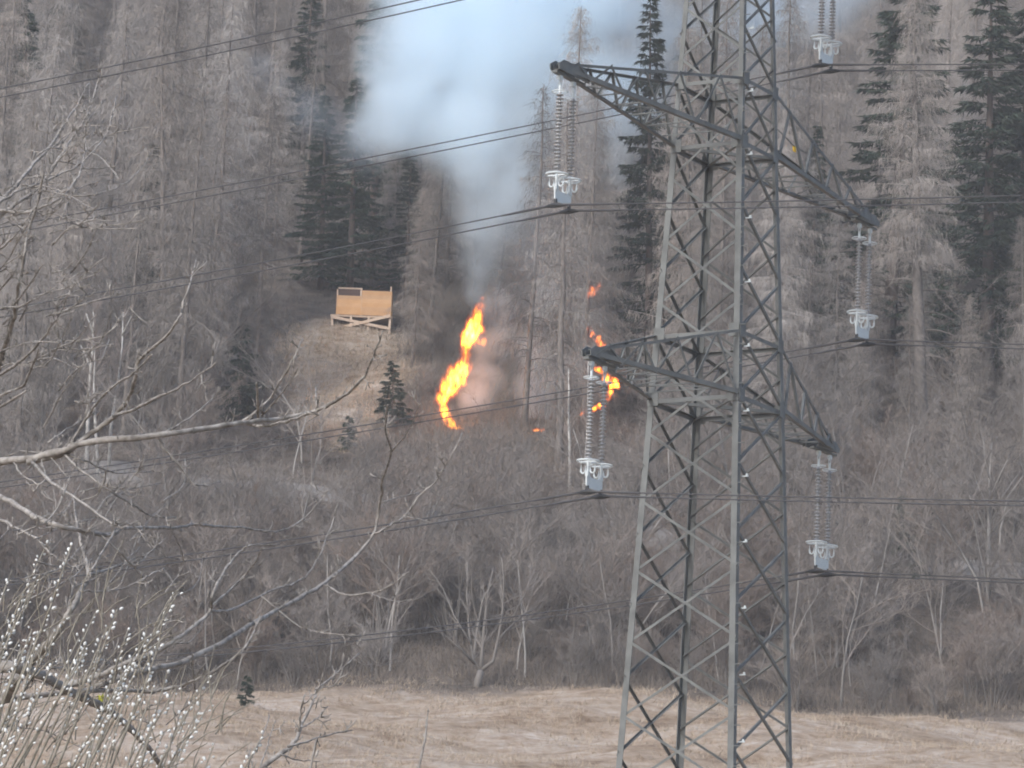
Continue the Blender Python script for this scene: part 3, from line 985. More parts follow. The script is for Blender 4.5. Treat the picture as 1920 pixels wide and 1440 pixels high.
# forked meadow-edge tree
def px_tree(name, label, cat, base_px, limbs, r0, bark, twigm, group=None, ntw=30, tl=(.3, .9), tw=.013):
    base = pxbase(*base_px)
    t = thing(name, label, cat, base, group)
    tr, cr = MB(), MB()
    T = []
    for pts, ra, rb_, dy in limbs:
        Q = np.array([at_y(px, py, base[1]) - base for px, py in pts])
        Q[:, 1] += np.linspace(0, dy, len(Q))
        if pts[0] == base_px: Q[0, 2] -= .3
        L = np.linalg.norm(Q[-1] - Q[0])
        tr.tube(Q, np.linspace(ra, rb_, len(Q)), 6)
        s = np.linspace(0, 1, len(Q))
        for k in range(int(L * 2.2) if rb_ < .05 else 0):
            u = R.uniform(.2, 1)
            b_ = np.array([np.interp(u, s, Q[:, i]) for i in range(3)])
            d = unit(unit(Q[-1] - Q[0]) * .8 + R.normal(0, .55, 3) + np.array([0, 0, .3]))
            l_ = R.uniform(.5, 1.6)
            q = b_ + d * l_
            cr.tube([b_, (b_ + q) / 2 + R.normal(0, .05, 3), q], [.02, .014, .006], 3, cap=False)
            f_ = R.uniform(.1, 1, (ntw, 1))
            T.append(sliver(b_ + (q - b_) * f_, unit(d + R.normal(0, .6, (ntw, 3))) * R.uniform(*tl, (ntw, 1)), tw))
    cr.tris(np.concatenate(T))
    tr.build('trunk', M[bark], t, True)
    cr.build('crown', M[twigm], t)
    return t
bp_ = (893, 1290)
px_tree('bare_tree', 'bare tree forking low into many limbs at the meadow edge in the middle', 'tree', bp_, [
    ([bp_, (897, 1275), (902, 1257)], .2, .15, 0),
    ([(902, 1257), (904, 1220), (908, 1170), (915, 1110), (925, 1060)], .10, .02, .6),
    ([(902, 1257), (925, 1240), (935, 1195), (942, 1150), (945, 1090), (940, 1050)], .09, .02, -.5),
    ([(935, 1198), (955, 1175), (980, 1150), (1010, 1130)], .06, .02, .8),
    ([(902, 1257), (888, 1240), (880, 1190), (875, 1110), (877, 1050)], .085, .02, .3),
    ([(890, 1245), (865, 1220), (835, 1195)], .06, .02, -.6),
    ([(955, 1170), (985, 1110), (1005, 1060)], .04, .015, .5),
    ([(882, 1205), (850, 1150), (830, 1100)], .05, .02, .4),
], .2, 'dull_bark', 'shrub_twig')
bp2 = (1853, 1135)
px_tree('bare_tree', 'grey bare tree with fan-shaped crown at the right edge by the road', 'tree', bp2, [
    ([bp2, (1853, 1060), (1854, 980), (1855, 900), (1860, 830)], .13, .03, 0),
    ([(1855, 960), (1835, 910), (1822, 870)], .05, .015, .5), ([(1855, 940), (1875, 890), (1900, 840)], .05, .015, -.5),
    ([(1854, 990), (1880, 930), (1915, 880)], .05, .015, .5), ([(1856, 900), (1845, 860), (1842, 820)], .04, .012, -.4),
    ([(1854, 1010), (1830, 950), (1815, 920)], .04, .012, .4), ([(1856, 1000), (1890, 960), (1925, 930)], .04, .012, -.4)], .13, 'sapling_bark', 'shrub_twig', ntw=34, tw=.014)

# general larch wood -----------------------------------------------------
def too_close(x, y, d):
    return any((x - a) ** 2 + (y - b_) ** 2 < d * d for a, b_ in PLACED[-900:])
GL = 'bare larches on the wooded slope'
n_l = 0
tries = 0
def in_clear(x, y):
    return float(clearing(np.array(x), np.array(y))) > .05
while n_l < 280 and tries < 12000:
    tries += 1
    y = 236 + (R.random() ** 1.25) * 150
    hw = y * .1078 + 5
    x = R.uniform(-hw, hw)
    px, py = to_px((x, y, float(ground(x, y))))
    if in_clear(x, y): continue
    if too_close(x, y, 3.1 if y < 300 else 4.4): continue
    thin = R.random() < .32
    k = int(R.integers(0, 3 if thin else 7))
    sc_ = R.uniform(.6, 1.08)
    if any(a - 20 < px < b_ + 20 and y < d_ for a, b_, d_ in ((1612, 1715, 262), (1800, 1930, 258))): sc_ = R.uniform(.4, .55)
    H = (THIN_H if thin else LARCH_H)[k] * sc_
    if blocked(x, y, H, 1.5): continue
    # open lane that the smoke fills
    if 840 < px < 1010 and y < 268: continue
    if 660 < px < 1180 and 256 < y < 280 and R.random() < .5: continue
    h, v = where(x, y, float(ground(x, y)))
    plant('larch_tree', THIN if thin else LARCH, k, x, y, sc_, ('slender ' if thin else '') + 'bare brownish larch ' + v + ' ' + h, 'larch', GL)
    n_l += 1
print('larches', n_l, tries)

# thicket on the lower slope --------------------------------------------
n_s = tries = 0
GS = 'bare shrubs of the lower thicket'
while n_s < 298 and tries < 9000:
    tries += 1
    y = 201.5 + R.random() ** 1.15 * 43 if R.random() < .86 else R.uniform(244, 268)
    hw = y * .1078 + 4
    x = R.uniform(-hw, hw)
    if in_clear(x, y) or too_close(x, y, 1.15): continue
    if abs(y - road_y(x)) < 2.2: continue
    px, py = to_px((x, y, float(ground(x, y))))
    if y < 207 and 820 < px < 1010: continue
    sc_ = R.uniform(.55, 1.05) * (.5 if y < road_y(x) and y > road_y(x) - 6 and (px > 1400 or 400 < px < 760) else 1) * (.55 if 236 < y < 245 else .4 if y > 245 else R.uniform(.45, .8) if y < 208 else 1)
    if blocked(x, y, 4.5 * sc_, 1.0): continue
    h, v = where(x, y, 0)
    v2 = 'along the meadow edge' if y < 211 else 'below the road' if y < road_y(x) else 'above the road'
    px, _ = to_px((x, y, float(ground(x, y))))
    k = int(R.integers(0, 6))
    plant('bare_shrub', SHR, k, x, y, sc_, ('brownish' if k in (2, 4) else 'grey') + ' bare shrub ' + v2 + ' ' + h, 'shrub', GS)
    n_s += 1
n_p = tries = 0
while n_p < 130 and tries < 4000:
    tries += 1
    y = 203 + R.random() * 42
    hw = y * .1078 + 3
    x = R.uniform(-hw, hw)
    if in_clear(x, y) or too_close(x, y, .9) or abs(y - road_y(x)) < 1.8: continue
    sc_ = R.uniform(.6, 1.0)
    if blocked(x, y, 9 * sc_, .8): continue
    h, v = where(x, y, 0)
    v2 = 'along the meadow edge' if y < 211 else 'below the road' if y < road_y(x) else 'above the road'
    plant('bare_sapling', SAP, int(R.integers(0, 5)), x, y, sc_, 'thin leafless sapling ' + v2 + ' ' + h, 'sapling', 'thin leafless saplings of the lower thicket')
    n_p += 1
print('shrubs', n_s, n_p)

# ------------------------------------------------------------------ ground cover
def scatter(n, x0, x1, y0, y1, keep, ln, w, upz, name, label, m):
    x = R.uniform(x0, x1, n); y = R.uniform(y0, y1, n)
    k = keep(x, y)
    x, y = x[k], y[k]
    n = len(x)
    base = np.stack([x, y, ground(x, y) - .03], 1)
    dv = unit(R.normal(0, .6, (n, 3)) + np.array([0, 0, upz]))
    dv[:, 2] = np.abs(dv[:, 2]) + .05
    mb = MB(); mb.tris(sliver(base, dv * R.uniform(*ln, (n, 1)), R.uniform(*w, n)))
    o = mb.build(name, M[m])
    tag(o, label, 'grass' if 'grass' in name else 'undergrowth', kind='stuff')
scatter(150000, -30, 30, 158, 204, lambda x, y: np.sin(x * .6 + y * .4) + np.sin(x * 1.7 - y * .9) + np.sin(x * 3.9 + y * 2.7) + R.normal(0, .5, len(x)) > .1, (.09, .34), (.012, .038), .8, 'meadow_grass', 'dry beige grass of the meadow at the foot of the slope', 'dry_grass')
scatter(26000, HUT[0] - 9, HUT[0] + 9, HUT[1] - 32, HUT[1] + 1, lambda x, y: clearing(x, y) > .25, (.15, .55), (.02, .05), .7, 'bank_grass', 'dry yellowish grass on the bare bank below the lookout', 'dry_grass')
scatter(40000, -34, 34, 198.5, 213, lambda x, y: np.sin(x * .9 + y) + R.normal(0, .8, len(x)) + (y - 201) * .25 > .3, (.3, 1.3), (.012, .03), 1.1, 'edge_undergrowth', 'low brown tangle of stalks along the meadow edge', 'litter_twig')
scatter(45000, hit(735, 760)[0], hit(1150, 760)[0], 238, 290, lambda x, y: clearing(x, y) < .3, (.3, 1.2), (.012, .03), 1.0, 'fire_undergrowth', 'brown brush on the slope around the fire', 'litter_twig')
scatter(165000, -45, 45, 200, 330, lambda x, y: (clearing(x, y) < .4) & (np.abs(y - road_y(x)) > 1.7) & (np.abs(x) < y * .115), (.25, 1.0), (.012, .03), .8, 'forest_undergrowth', 'brown twiggy undergrowth covering the forest floor', 'litter_twig')

# pale stones by the road
stn = MB()
def stone_mesh():
    mb = MB()
    n = 26
    P = unit(R.normal(size=(n, 3))) * np.array([.5, .4, .3]) * R.uniform(.8, 1.1, (n, 1))
    import bmesh
    bm = bmesh.new()
    for q in P: bm.verts.new(q)
    bmesh.ops.convex_hull(bm, input=bm.verts)
    me = bpy.data.meshes.new('stone'); bm.to_mesh(me); bm.free(); me.materials.append(M['stone'])
    return me
SM = [stone_mesh() for _ in range(4)]
for k in range(22):
    px = R.uniform(1390, 1680)
    pc = pxbase(px, np.interp(px, [1000, 1450, 1700], [972, 1030, 1046]) + R.uniform(-4, 9))
    o = put('stone', SM[k % 4], None, (pc[0], pc[1], pc[2] + .05))
    o.rotation_euler = (R.random() * 6, R.random() * 6, R.random() * 6)
    o.scale = (R.uniform(.25, .6),) * 3
    tag(o, 'pale stone beside the forest road ' + ('right of the pylon' if px > 1480 else 'behind the pylon' if px > 1170 else 'left of the pylon'), 'stone', 'pale stones along the forest road')

# ------------------------------------------------------------------ flames and smoke
def vol_field(nt, blobs, warp_scale, warp_amt, nscale, nlo, nhi, stretch=(1, 1, 1), wdet=3, soft=.25):
    """soft blobs (centre, radius, weight) carved by noise -> density socket"""
    N = nt.nodes
    L = nt.links.new
    geo = N.new('ShaderNodeNewGeometry')
    n1 = N.new('ShaderNodeTexNoise')
    n1.inputs['Scale'].default_value = warp_scale
    n1.inputs['Detail'].default_value = wdet
    n1.inputs['Roughness'].default_value = .5 + .06 * (wdet - 3)
    mp = N.new('ShaderNodeVectorMath'); mp.operation = 'MULTIPLY'; mp.inputs[1].default_value = stretch
    L(geo.outputs['Position'], mp.inputs[0])
    L(mp.outputs[0], n1.inputs['Vector'])
    sb = N.new('ShaderNodeVectorMath'); sb.operation = 'SUBTRACT'; sb.inputs[1].default_value = (.5, .5, .5)
    L(n1.outputs['Color'], sb.inputs[0])
    ml = N.new('ShaderNodeVectorMath'); ml.operation = 'SCALE'; ml.inputs['Scale'].default_value = warp_amt
    L(sb.outputs[0], ml.inputs[0])
    ad = N.new('ShaderNodeVectorMath'); ad.operation = 'ADD'
    L(geo.outputs['Position'], ad.inputs[0]); L(ml.outputs[0], ad.inputs[1])
    tot = None
    for c, r, w in blobs:
        d = N.new('ShaderNodeVectorMath'); d.operation = 'DISTANCE'; d.inputs[1].default_value = tuple(c)
        L(ad.outputs[0], d.inputs[0])
        mr = N.new('ShaderNodeMapRange'); mr.interpolation_type = 'SMOOTHSTEP'
        mr.inputs[1].default_value = r * 1.15; mr.inputs[2].default_value = r * soft
        mr.inputs[3].default_value = 0; mr.inputs[4].default_value = w
        L(d.outputs['Value'], mr.inputs[0])
        if tot is None:
            tot = mr.outputs[0]
        else:
            a = N.new('ShaderNodeMath'); a.operation = 'ADD'
            L(tot, a.inputs[0]); L(mr.outputs[0], a.inputs[1]); tot = a.outputs[0]
    n2 = N.new('ShaderNodeTexNoise')
    n2.inputs['Scale'].default_value = nscale
    n2.inputs['Detail'].default_value = 4
    L(mp.outputs[0], n2.inputs['Vector'])
    mr = N.new('ShaderNodeMapRange')
    mr.inputs[1].default_value = nlo; mr.inputs[2].default_value = nhi
    L(n2.outputs[0], mr.inputs[0])
    fin = N.new('ShaderNodeMath'); fin.operation = 'MULTIPLY'
    L(tot, fin.inputs[0]); L(mr.outputs[0], fin.inputs[1])
    return fin.outputs[0], tot, mr.outputs[0]

def hull(name, blobs, grow, voxel, m):
    import bmesh
    bm = bmesh.new()
    for c, r, w in blobs:
        bmesh.ops.create_icosphere(bm, subdivisions=2, radius=r * grow, matrix=Matrix.Translation(tuple(c)))
    me = bpy.data.meshes.new(name); bm.to_mesh(me); bm.free()
    o = put(name, me)
    md = o.modifiers.new('r', 'REMESH'); md.mode = 'VOXEL'; md.voxel_size = voxel
    dg = bpy.context.evaluated_depsgraph_get()
    ev = bpy.data.meshes.new_from_object(o.evaluated_get(dg))
    o.modifiers.clear()
    o.data = ev
    ev.materials.clear(); ev.materials.append(m)
    return o

def smoke_mat(name, blobs, dens, col, wscale, wamt, nscale, nlo, nhi, soft):
    m = bpy.data.materials.new(name)
    m.use_nodes = True
    nt = m.node_tree
    nt.nodes.remove(nt.nodes['Principled BSDF'])
    v = nt.nodes.new('ShaderNodeVolumePrincipled')
    v.inputs['Color'].default_value = (*col, 1)
    v.inputs['Anisotropy'].default_value = 0.1
    f, _, _ = vol_field(nt, blobs, wscale, wamt, nscale, nlo, nhi, wdet=4, soft=soft)
    k = nt.nodes.new('ShaderNodeMath'); k.operation = 'MULTIPLY'; k.inputs[1].default_value = dens
    nt.links.new(f, k.inputs[0])
    nt.links.new(k.outputs[0], v.inputs['Density'])
    nt.links.new(v.outputs[0], nt.nodes['Material Output'].inputs['Volume'])
    m.cycles.volume_step_rate = 2.0
    return m
def pxblobs(lst, y0):
    out = []
    for px, py, rp_, w, *dy in lst:
        y = y0 + (dy[0] if dy else 0)
        out.append((at_y(px, py, y), rp_ * y / FPX, w))
    return out
YF = 252.0
def smoke(label, lst, y0, dens, col, voxel, ws=.16, wa=3.0, ns=.3, nlo=.33, nhi=.62, soft=.1, grow=1.0):
    bl = [(c, r * grow, w) for c, r, w in pxblobs(lst, y0)]
    m = smoke_mat('smoke', bl, dens, col, ws, wa, ns, nlo, nhi, soft)
    return tag(hull('smoke', bl, 1.3, voxel, m), label, 'smoke', kind='stuff')
smoke('thick bluish white smoke column billowing up from the big flame', [
    (905, 560, 26, .4), (905, 530, 36, .4), (903, 490, 48, .4), (902, 440, 60, .42, 1), (902, 380, 72, .45, 2), (910, 320, 86, .55, 3), (960, 330, 70, .3, 3), (905, 255, 100, .9, 4), (960, 430, 60, .15, 2), (830, 210, 105, 1.0, 5),
    (745, 215, 75, .9, 5), (765, 120, 85, 1.0, 6), (780, 30, 80, 1.0, 7), (860, 110, 125, 1.0, 7), (960, 60, 130, .9, 8), (1000, 160, 100, .5, 7), (1070, 40, 115, .6, 8), (1010, 250, 80, .3, 5), (1100, 140, 80, .35, 7), (870, -40, 150, 1.0, 9), (1040, -90, 160, .9, 10), (760, -70, 90, 1.0, 9), (1130, -40, 110, .6, 9), (715, 260, 55, .7, 4)],
    YF + 6, 1.3, (.87, .95, 1.0), .7, wa=4.0, nlo=.25, nhi=.62, soft=0.0, grow=1.15)
smoke('thin blue smoke drifting behind the upper part of the pylon', [
    (1170, 235, 95, .9), (1120, 150, 90, .7), (1200, 40, 110, .8, 4), (1190, 160, 90, .9, 3), (1240, 120, 100, .7, 4), (1330, 60, 100, .7, 6), (1440, 30, 100, .8, 8), (1540, -10, 90, .8, 9), (1430, 160, 80, .5, 6), (1150, 320, 55, .5, -1), (1600, -60, 90, .8, 9)],
    YF + 10, .38, (.79, .91, 1.0), .9, nlo=.26)
smoke('faint blue wisp of smoke left of the big cloud', [(500, 130, 45, .7), (545, 180, 55, .7), (600, 220, 60, 1), (650, 265, 60, 1), (690, 300, 50, .8)], YF + 3, .2, (.80, .90, 1.0), .6, nlo=.26)
smoke('thin warm grey smoke veiling the tall larch in the middle', [(1000, 420, 90, .6), (1060, 300, 90, .6), (1000, 520, 80, .5), (1070, 180, 90, .6), (1090, 480, 70, .4), (960, 480, 60, .5)], 243.0, .10, (.95, .96, .98), .8, nlo=.26)
smoke('thin white smoke on the ground around the fire', [
    (905, 700, 38, .9), (890, 750, 34, 1.0), (925, 640, 40, .6), (1000, 640, 45, .6), (1005, 720, 48, .9), (1000, 780, 32, .8), (940, 580, 40, .6), (1010, 560, 50, .4), (1110, 590, 45, .5), (1080, 680, 45, .4)],
    YF - 2.5, 1.0, (.95, .97, 1.0), .5, ws=.35, wa=1.8, ns=.5, nlo=.3, grow=1.15)

def flame(label, lst, y0, strength, voxel=.13, halo=.05):
    bl = pxblobs(lst, y0)
    m = bpy.data.materials.new('flame')
    m.use_nodes = True
    nt = m.node_tree
    nt.nodes.remove(nt.nodes['Principled BSDF'])
    f, tot, nn = vol_field(nt, bl, 2.6, .85, 5.0, .35, .64, (1, 1, .38), 6)
    N = nt.nodes; L = nt.links.new
    em = N.new('ShaderNodeEmission')
    cr_ = N.new('ShaderNodeValToRGB')
    cr_.color_ramp.elements[0].color = (1.0, .10, .006, 1)
    cr_.color_ramp.elements[1].color = (1.0, .335, .018, 1)
    cr_.color_ramp.elements[0].position = .12
    cr_.color_ramp.elements[1].position = .85
    L(f, cr_.inputs[0])
    L(cr_.outputs[0], em.inputs['Color'])
    pw = N.new('ShaderNodeMath'); pw.operation = 'POWER'; pw.inputs[1].default_value = 2.1
    L(f, pw.inputs[0])
    k = N.new('ShaderNodeMath'); k.operation = 'MULTIPLY'; k.inputs[1].default_value = strength
    L(pw.outputs[0], k.inputs[0])
    h = N.new('ShaderNodeMath'); h.operation = 'MULTIPLY_ADD'; h.inputs[1].default_value = halo  # faint added emission imitates fire glow on the surrounding smoke
    L(tot, h.inputs[0]); L(k.outputs[0], h.inputs[2])
    L(h.outputs[0], em.inputs['Strength'])
    L(em.outputs[0], N['Material Output'].inputs['Volume'])
    m.cycles.volume_step_rate = .5
    return tag(hull('flame', bl, 1.25, voxel, m), label, 'flame', 'flames of the forest fire')
flame('tall S-shaped yellow flame burning up a tree', [
    (868, 808, 8, 1.1), (858, 805, 9, 1.2), (848, 798, 11, 1.3), (839, 786, 12, 1.3), (834, 771, 14, 1.2), (830, 752, 17, 1.1), (837, 736, 21, 1.1), (847, 719, 25, 1.2), (858, 702, 25, 1.2), (870, 688, 20, 1.1), (874, 665, 14, .9),
    (874, 648, 15, 1.1), (880, 634, 20, 1.6), (884, 620, 20, 1.6), (890, 606, 19, 1.2), (896, 590, 16, 1), (900, 575, 11, .8), (904, 560, 8, .5), (905, 640, 12, .9), (900, 618, 12, 1)],
    248.0, 8.5)
fl_d = bpy.data.lights.new('fire_light', 'POINT')
fl_d.energy = 70
fl_d.color = (1.0, .33, .07)
fl_d.shadow_soft_size = .8
fl = bpy.data.objects.new('fire_light', fl_d)
COL.objects.link(fl)
fl.location = tuple(at_y(862, 690, 247.0))
flame('small orange flame in the branches above the lower crossarm', [(1122, 536, 9, .6), (1112, 546, 11, .6), (1102, 553, 8, .4)], 248.0, 16.0)
flame('orange flames just above the lower left crossarm tip', [(1104, 616, 6, .6), (1112, 626, 8, .6), (1122, 638, 9, .9), (1130, 648, 9, .9), (1124, 656, 7, .5)], 248.0, 22.0)
flame('yellow-orange flame beside the lower left insulators', [(1128, 696, 9, .8), (1138, 710, 11, 1), (1150, 718, 13, 1.2), (1157, 724, 8, 1), (1143, 734, 10, 1.1), (1141, 745, 9, .8), (1120, 690, 7, .5)], 247.5, 26.0)
flame('low orange flame behind the lower left insulators', [(1093, 775, 7, .7), (1102, 771, 6, .6), (1113, 767, 8, .9), (1124, 763, 8, 1), (1131, 760, 6, .7)], 247.0, 26.0)
flame('little orange ground flame right of the big flame', [(1000, 808, 6, .7), (1008, 809, 7, .9), (1016, 807, 6, .7)], 246.5, 20.0)

# ------------------------------------------------------------------ foreground fruit tree
D0 = 11.0
FB = [  # (pixel path, radius start px, radius end px)
 ([(-240, 960), (-60, 880), (0, 865), (52, 860), (115, 846), (174, 828), (278, 818), (382, 804), (451, 794), (521, 785), (573, 775), (611, 762), (645, 742), (669, 721), (687, 697), (704, 658), (718, 620)], 9.5, 1.3),
 ([(52, 867), (118, 851), (149, 828), (194, 797), (222, 773), (243, 742), (257, 700), (259, 679), (278, 658), (312, 631), (333, 599), (342, 578), (361, 516), (368, 485)], 6.5, 1.1),
 ([(128, 838), (167, 776), (194, 742), (222, 717), (250, 700), (285, 665)], 3, 1.6), ([(213, 780), (253, 766), (295, 745), (333, 728), (375, 703), (404, 681)], 3.2, 1.3),
 ([(299, 813), (333, 797), (375, 769), (403, 745)], 2.4, 1.1), ([(451, 793), (486, 766), (510, 742), (538, 693), (562, 648), (568, 634)], 3.2, 1.1),
 ([(483, 787), (510, 759), (538, 724), (559, 690)], 2.2, 1), ([(484, 782), (483, 750), (481, 717)], 3, 2), ([(594, 765), (593, 745), (592, 724)], 2, 1.3),
 ([(465, 795), (493, 799), (538, 790), (573, 776)], 3, 2.4), ([(295, 818), (312, 846), (340, 877), (365, 910)], 3, 1.8), ([(365, 908), (380, 912), (413, 903)], 1.9, 1),
 ([(121, 850), (167, 867), (215, 886), (292, 884)], 2.4, 1), ([(119, 850), (167, 893), (219, 929), (256, 952), (292, 970), (333, 971)], 2.6, 1.3),
 ([(60, 866), (97, 904), (133, 928), (178, 960), (211, 982), (230, 990)], 3.2, 2), ([(26, 868), (44, 893), (78, 911), (103, 910)], 2.2, 1),
 ([(-240, 1030), (-80, 920), (0, 934), (39, 952), (75, 974), (117, 988), (156, 996), (206, 1003), (233, 990), (278, 989), (333, 989), (361, 984), (400, 986), (454, 990), (499, 997), (531, 994), (565, 976), (600, 940), (614, 920)], 6.5, 1.0),
 ([(-240, 1050), (-80, 960), (0, 974), (31, 991), (67, 1009), (89, 1032), (117, 1054), (150, 1068)], 4, 1.3),
 ([(-240, 1500), (-120, 1400), (0, 1315), (28, 1279), (47, 1258), (80, 1218), (106, 1190), (132, 1145), (153, 1105), (167, 1077), (156, 1032), (147, 991), (142, 966), (136, 932)], 11, 1.5),
 ([(167, 1077), (190, 1071), (219, 1063), (242, 1056), (278, 1038), (306, 1013)], 3.6, 1.2), ([(190, 1004), (219, 1032), (250, 1063), (278, 1091), (300, 1113)], 2.2, 1),
 ([(150, 1108), (181, 1109), (228, 1104), (267, 1085), (308, 1066)], 2, 1), ([(169, 1072), (203, 1016), (222, 988)], 2.2, 1.8),
 ([(-240, 1430), (-90, 1270), (0, 1251), (31, 1253), (80, 1268), (118, 1289), (151, 1305), (179, 1320), (203, 1331), (231, 1355), (260, 1383), (288, 1414), (300, 1435), (330, 1500)], 12, 5),
 ([(118, 1288), (175, 1270), (225, 1249), (283, 1225), (319, 1207), (360, 1177), (394, 1144), (397, 1121), (424, 1065), (450, 1035), (469, 1024), (525, 1020)], 6.5, 1.2),
 ([(394, 1144), (424, 1146), (461, 1132), (514, 1106), (555, 1093), (585, 1065), (615, 1005), (634, 941)], 3.2, 1.3), ([(397, 1138), (450, 1087), (476, 1057), (491, 1027)], 2.4, 1.3),
 ([(151, 1300), (210, 1275), (270, 1256), (330, 1245), (412, 1207), (487, 1162), (562, 1121), (600, 1099), (637, 1069), (675, 1035), (701, 1001), (707, 975), (716, 922), (717, 898), (733, 849), (722, 803), (727, 759)], 7, 1.4),
 ([(732, 849), (765, 809), (788, 758)], 1.8, 1), ([(701, 1001), (732, 985), (760, 966), (791, 924), (820, 898), (849, 849), (866, 812)], 2.6, 1),
 ([(715, 941), (751, 932), (788, 924)], 1.5, .9), ([(757, 967), (785, 973), (808, 980)], 1.2, .8), ([(607, 1097), (645, 1114), (690, 1112), (725, 1101), (767, 1072)], 2.2, 1),
 ([(690, 1112), (720, 1122), (746, 1127), (774, 1124)], 1.4, .8), ([(490, 1118), (525, 1147), (562, 1174), (607, 1187), (667, 1191)], 2, 1), ([(650, 1190), (662, 1200), (675, 1215)], 1.2, .8),
 ([(-240, 1450), (-60, 1330), (11, 1312), (131, 1297), (210, 1294), (285, 1296), (337, 1286), (394, 1260), (442, 1230), (472, 1192), (487, 1155)], 7, 1.5),
 ([(-240, 700), (-60, 440), (0, 378), (33, 344), (64, 306), (92, 278), (111, 247), (122, 233), (144, 197), (168, 155)], 5, 1.2), ([(111, 247), (128, 222), (138, 203)], 1.8, 1.2),
 ([(-240, 720), (-60, 460), (0, 408), (28, 383), (64, 358), (86, 333), (119, 283), (153, 233), (172, 194), (187, 139)], 5, 1.3),
 ([(-60, 420), (6, 375), (33, 358), (75, 344), (100, 333), (139, 314), (167, 292), (194, 261), (206, 233), (217, 183)], 3.4, 1.4), ([(39, 346), (78, 353), (119, 364), (161, 367), (194, 361), (236, 342), (267, 314), (286, 283)], 2.2, 1),
 ([(-240, 680), (-80, 420), (0, 396), (36, 399), (75, 390), (111, 372), (133, 350), (150, 322), (160, 281), (160, 236)], 4.5, 1.3), ([(94, 276), (119, 278), (156, 264), (194, 225)], 1.6, .9),
 ([(158, 228), (178, 210), (199, 186)], 1.3, .9), ([(111, 302), (139, 308), (156, 303)], 1.4, 1), ([(56, 428), (72, 378), (82, 322)], 2.4, 1.8),
 ([(-240, 1150), (-100, 900), (-20, 740), (6, 658), (25, 603), (33, 556), (42, 492), (50, 450), (56, 425)], 9, 1.8),
 ([(-240, 900), (-80, 760), (0, 703), (44, 672), (81, 633), (103, 603), (112, 586)], 5, 1.4), ([(-240, 920), (-80, 790), (0, 742), (42, 722), (61, 686), (72, 653)], 5, 1.5),
 ([(-240, 800), (-80, 600), (0, 578), (33, 575), (69, 558), (106, 539)], 4, 1), ([(-100, 640), (0, 544), (31, 500), (39, 453)], 3, 1), ([(-60, 560), (11, 492), (36, 447), (48, 425)], 2.4, 1),
 ([(25, 575), (50, 539), (81, 496)], 2.2, 1.3), ([(-240, 940), (-80, 810), (0, 765), (50, 733)], 5, 2), ([(60, 690), (89, 681), (117, 633), (136, 592)], 2, 1),
 ([(-100, 700), (0, 660), (30, 648), (85, 640)], 2.6, 1), ([(-100, 780), (0, 690), (40, 685), (90, 690)], 2.4, .9), ([(-100, 600), (0, 510), (20, 512), (36, 508)], 2.4, 1), ([(-80, 560), (0, 470), (30, 440), (60, 395)], 2.4, 1),
]
def fdepth(px, py):
    return D0 + .7 * math.sin(px * .006 + py * .004) + .5 * math.sin(py * .009 - px * .003 + 1)
TRX = at_y(-240, 900, D0)
ft0 = np.array([TRX[0], D0, float(ground(TRX[0], D0))])
ft = thing('fruit_tree', 'bare grey fruit tree reaching its branches in from the left close to the camera', 'tree', ft0)
m = MB()
tz = [ft0[2] - .2, -.6, .3, at_y(-240, 1500, D0)[2], at_y(-240, 1000, D0)[2], at_y(-240, 700, D0)[2], at_y(-230, 300, D0)[2]]
m.tube(np.array([(TRX[0] + .03 * math.sin(i_ * 1.7), D0 + .03 * math.cos(i_ * 2.1), z) for i_, z in enumerate(tz)]) - ft0, [.13, .105, .095, .085, .065, .045, .02], 12)
m.build('trunk', M['fruit_bark'], ft, True)
def smooth_path(pts, n):
    pts = np.array(pts, float)
    d = np.r_[0, np.cumsum(np.linalg.norm(np.diff(pts, axis=0), axis=1))]
    # Catmull-Rom through the points
    out = []
    P = np.vstack([2 * pts[0] - pts[1], pts, 2 * pts[-1] - pts[-2]])
    for i_ in range(1, len(P) - 2):
        for t in np.linspace(0, 1, n, endpoint=False):
            a, b_, c, e = P[i_ - 1], P[i_], P[i_ + 1], P[i_ + 2]
            out.append(.5 * ((2 * b_) + (-a + c) * t + (2 * a - 5 * b_ + 4 * c - e) * t * t + (-a + 3 * b_ - 3 * c + e) * t ** 3))
    out.append(pts[-1])
    return np.array(out)
rf = np.random.default_rng(3)
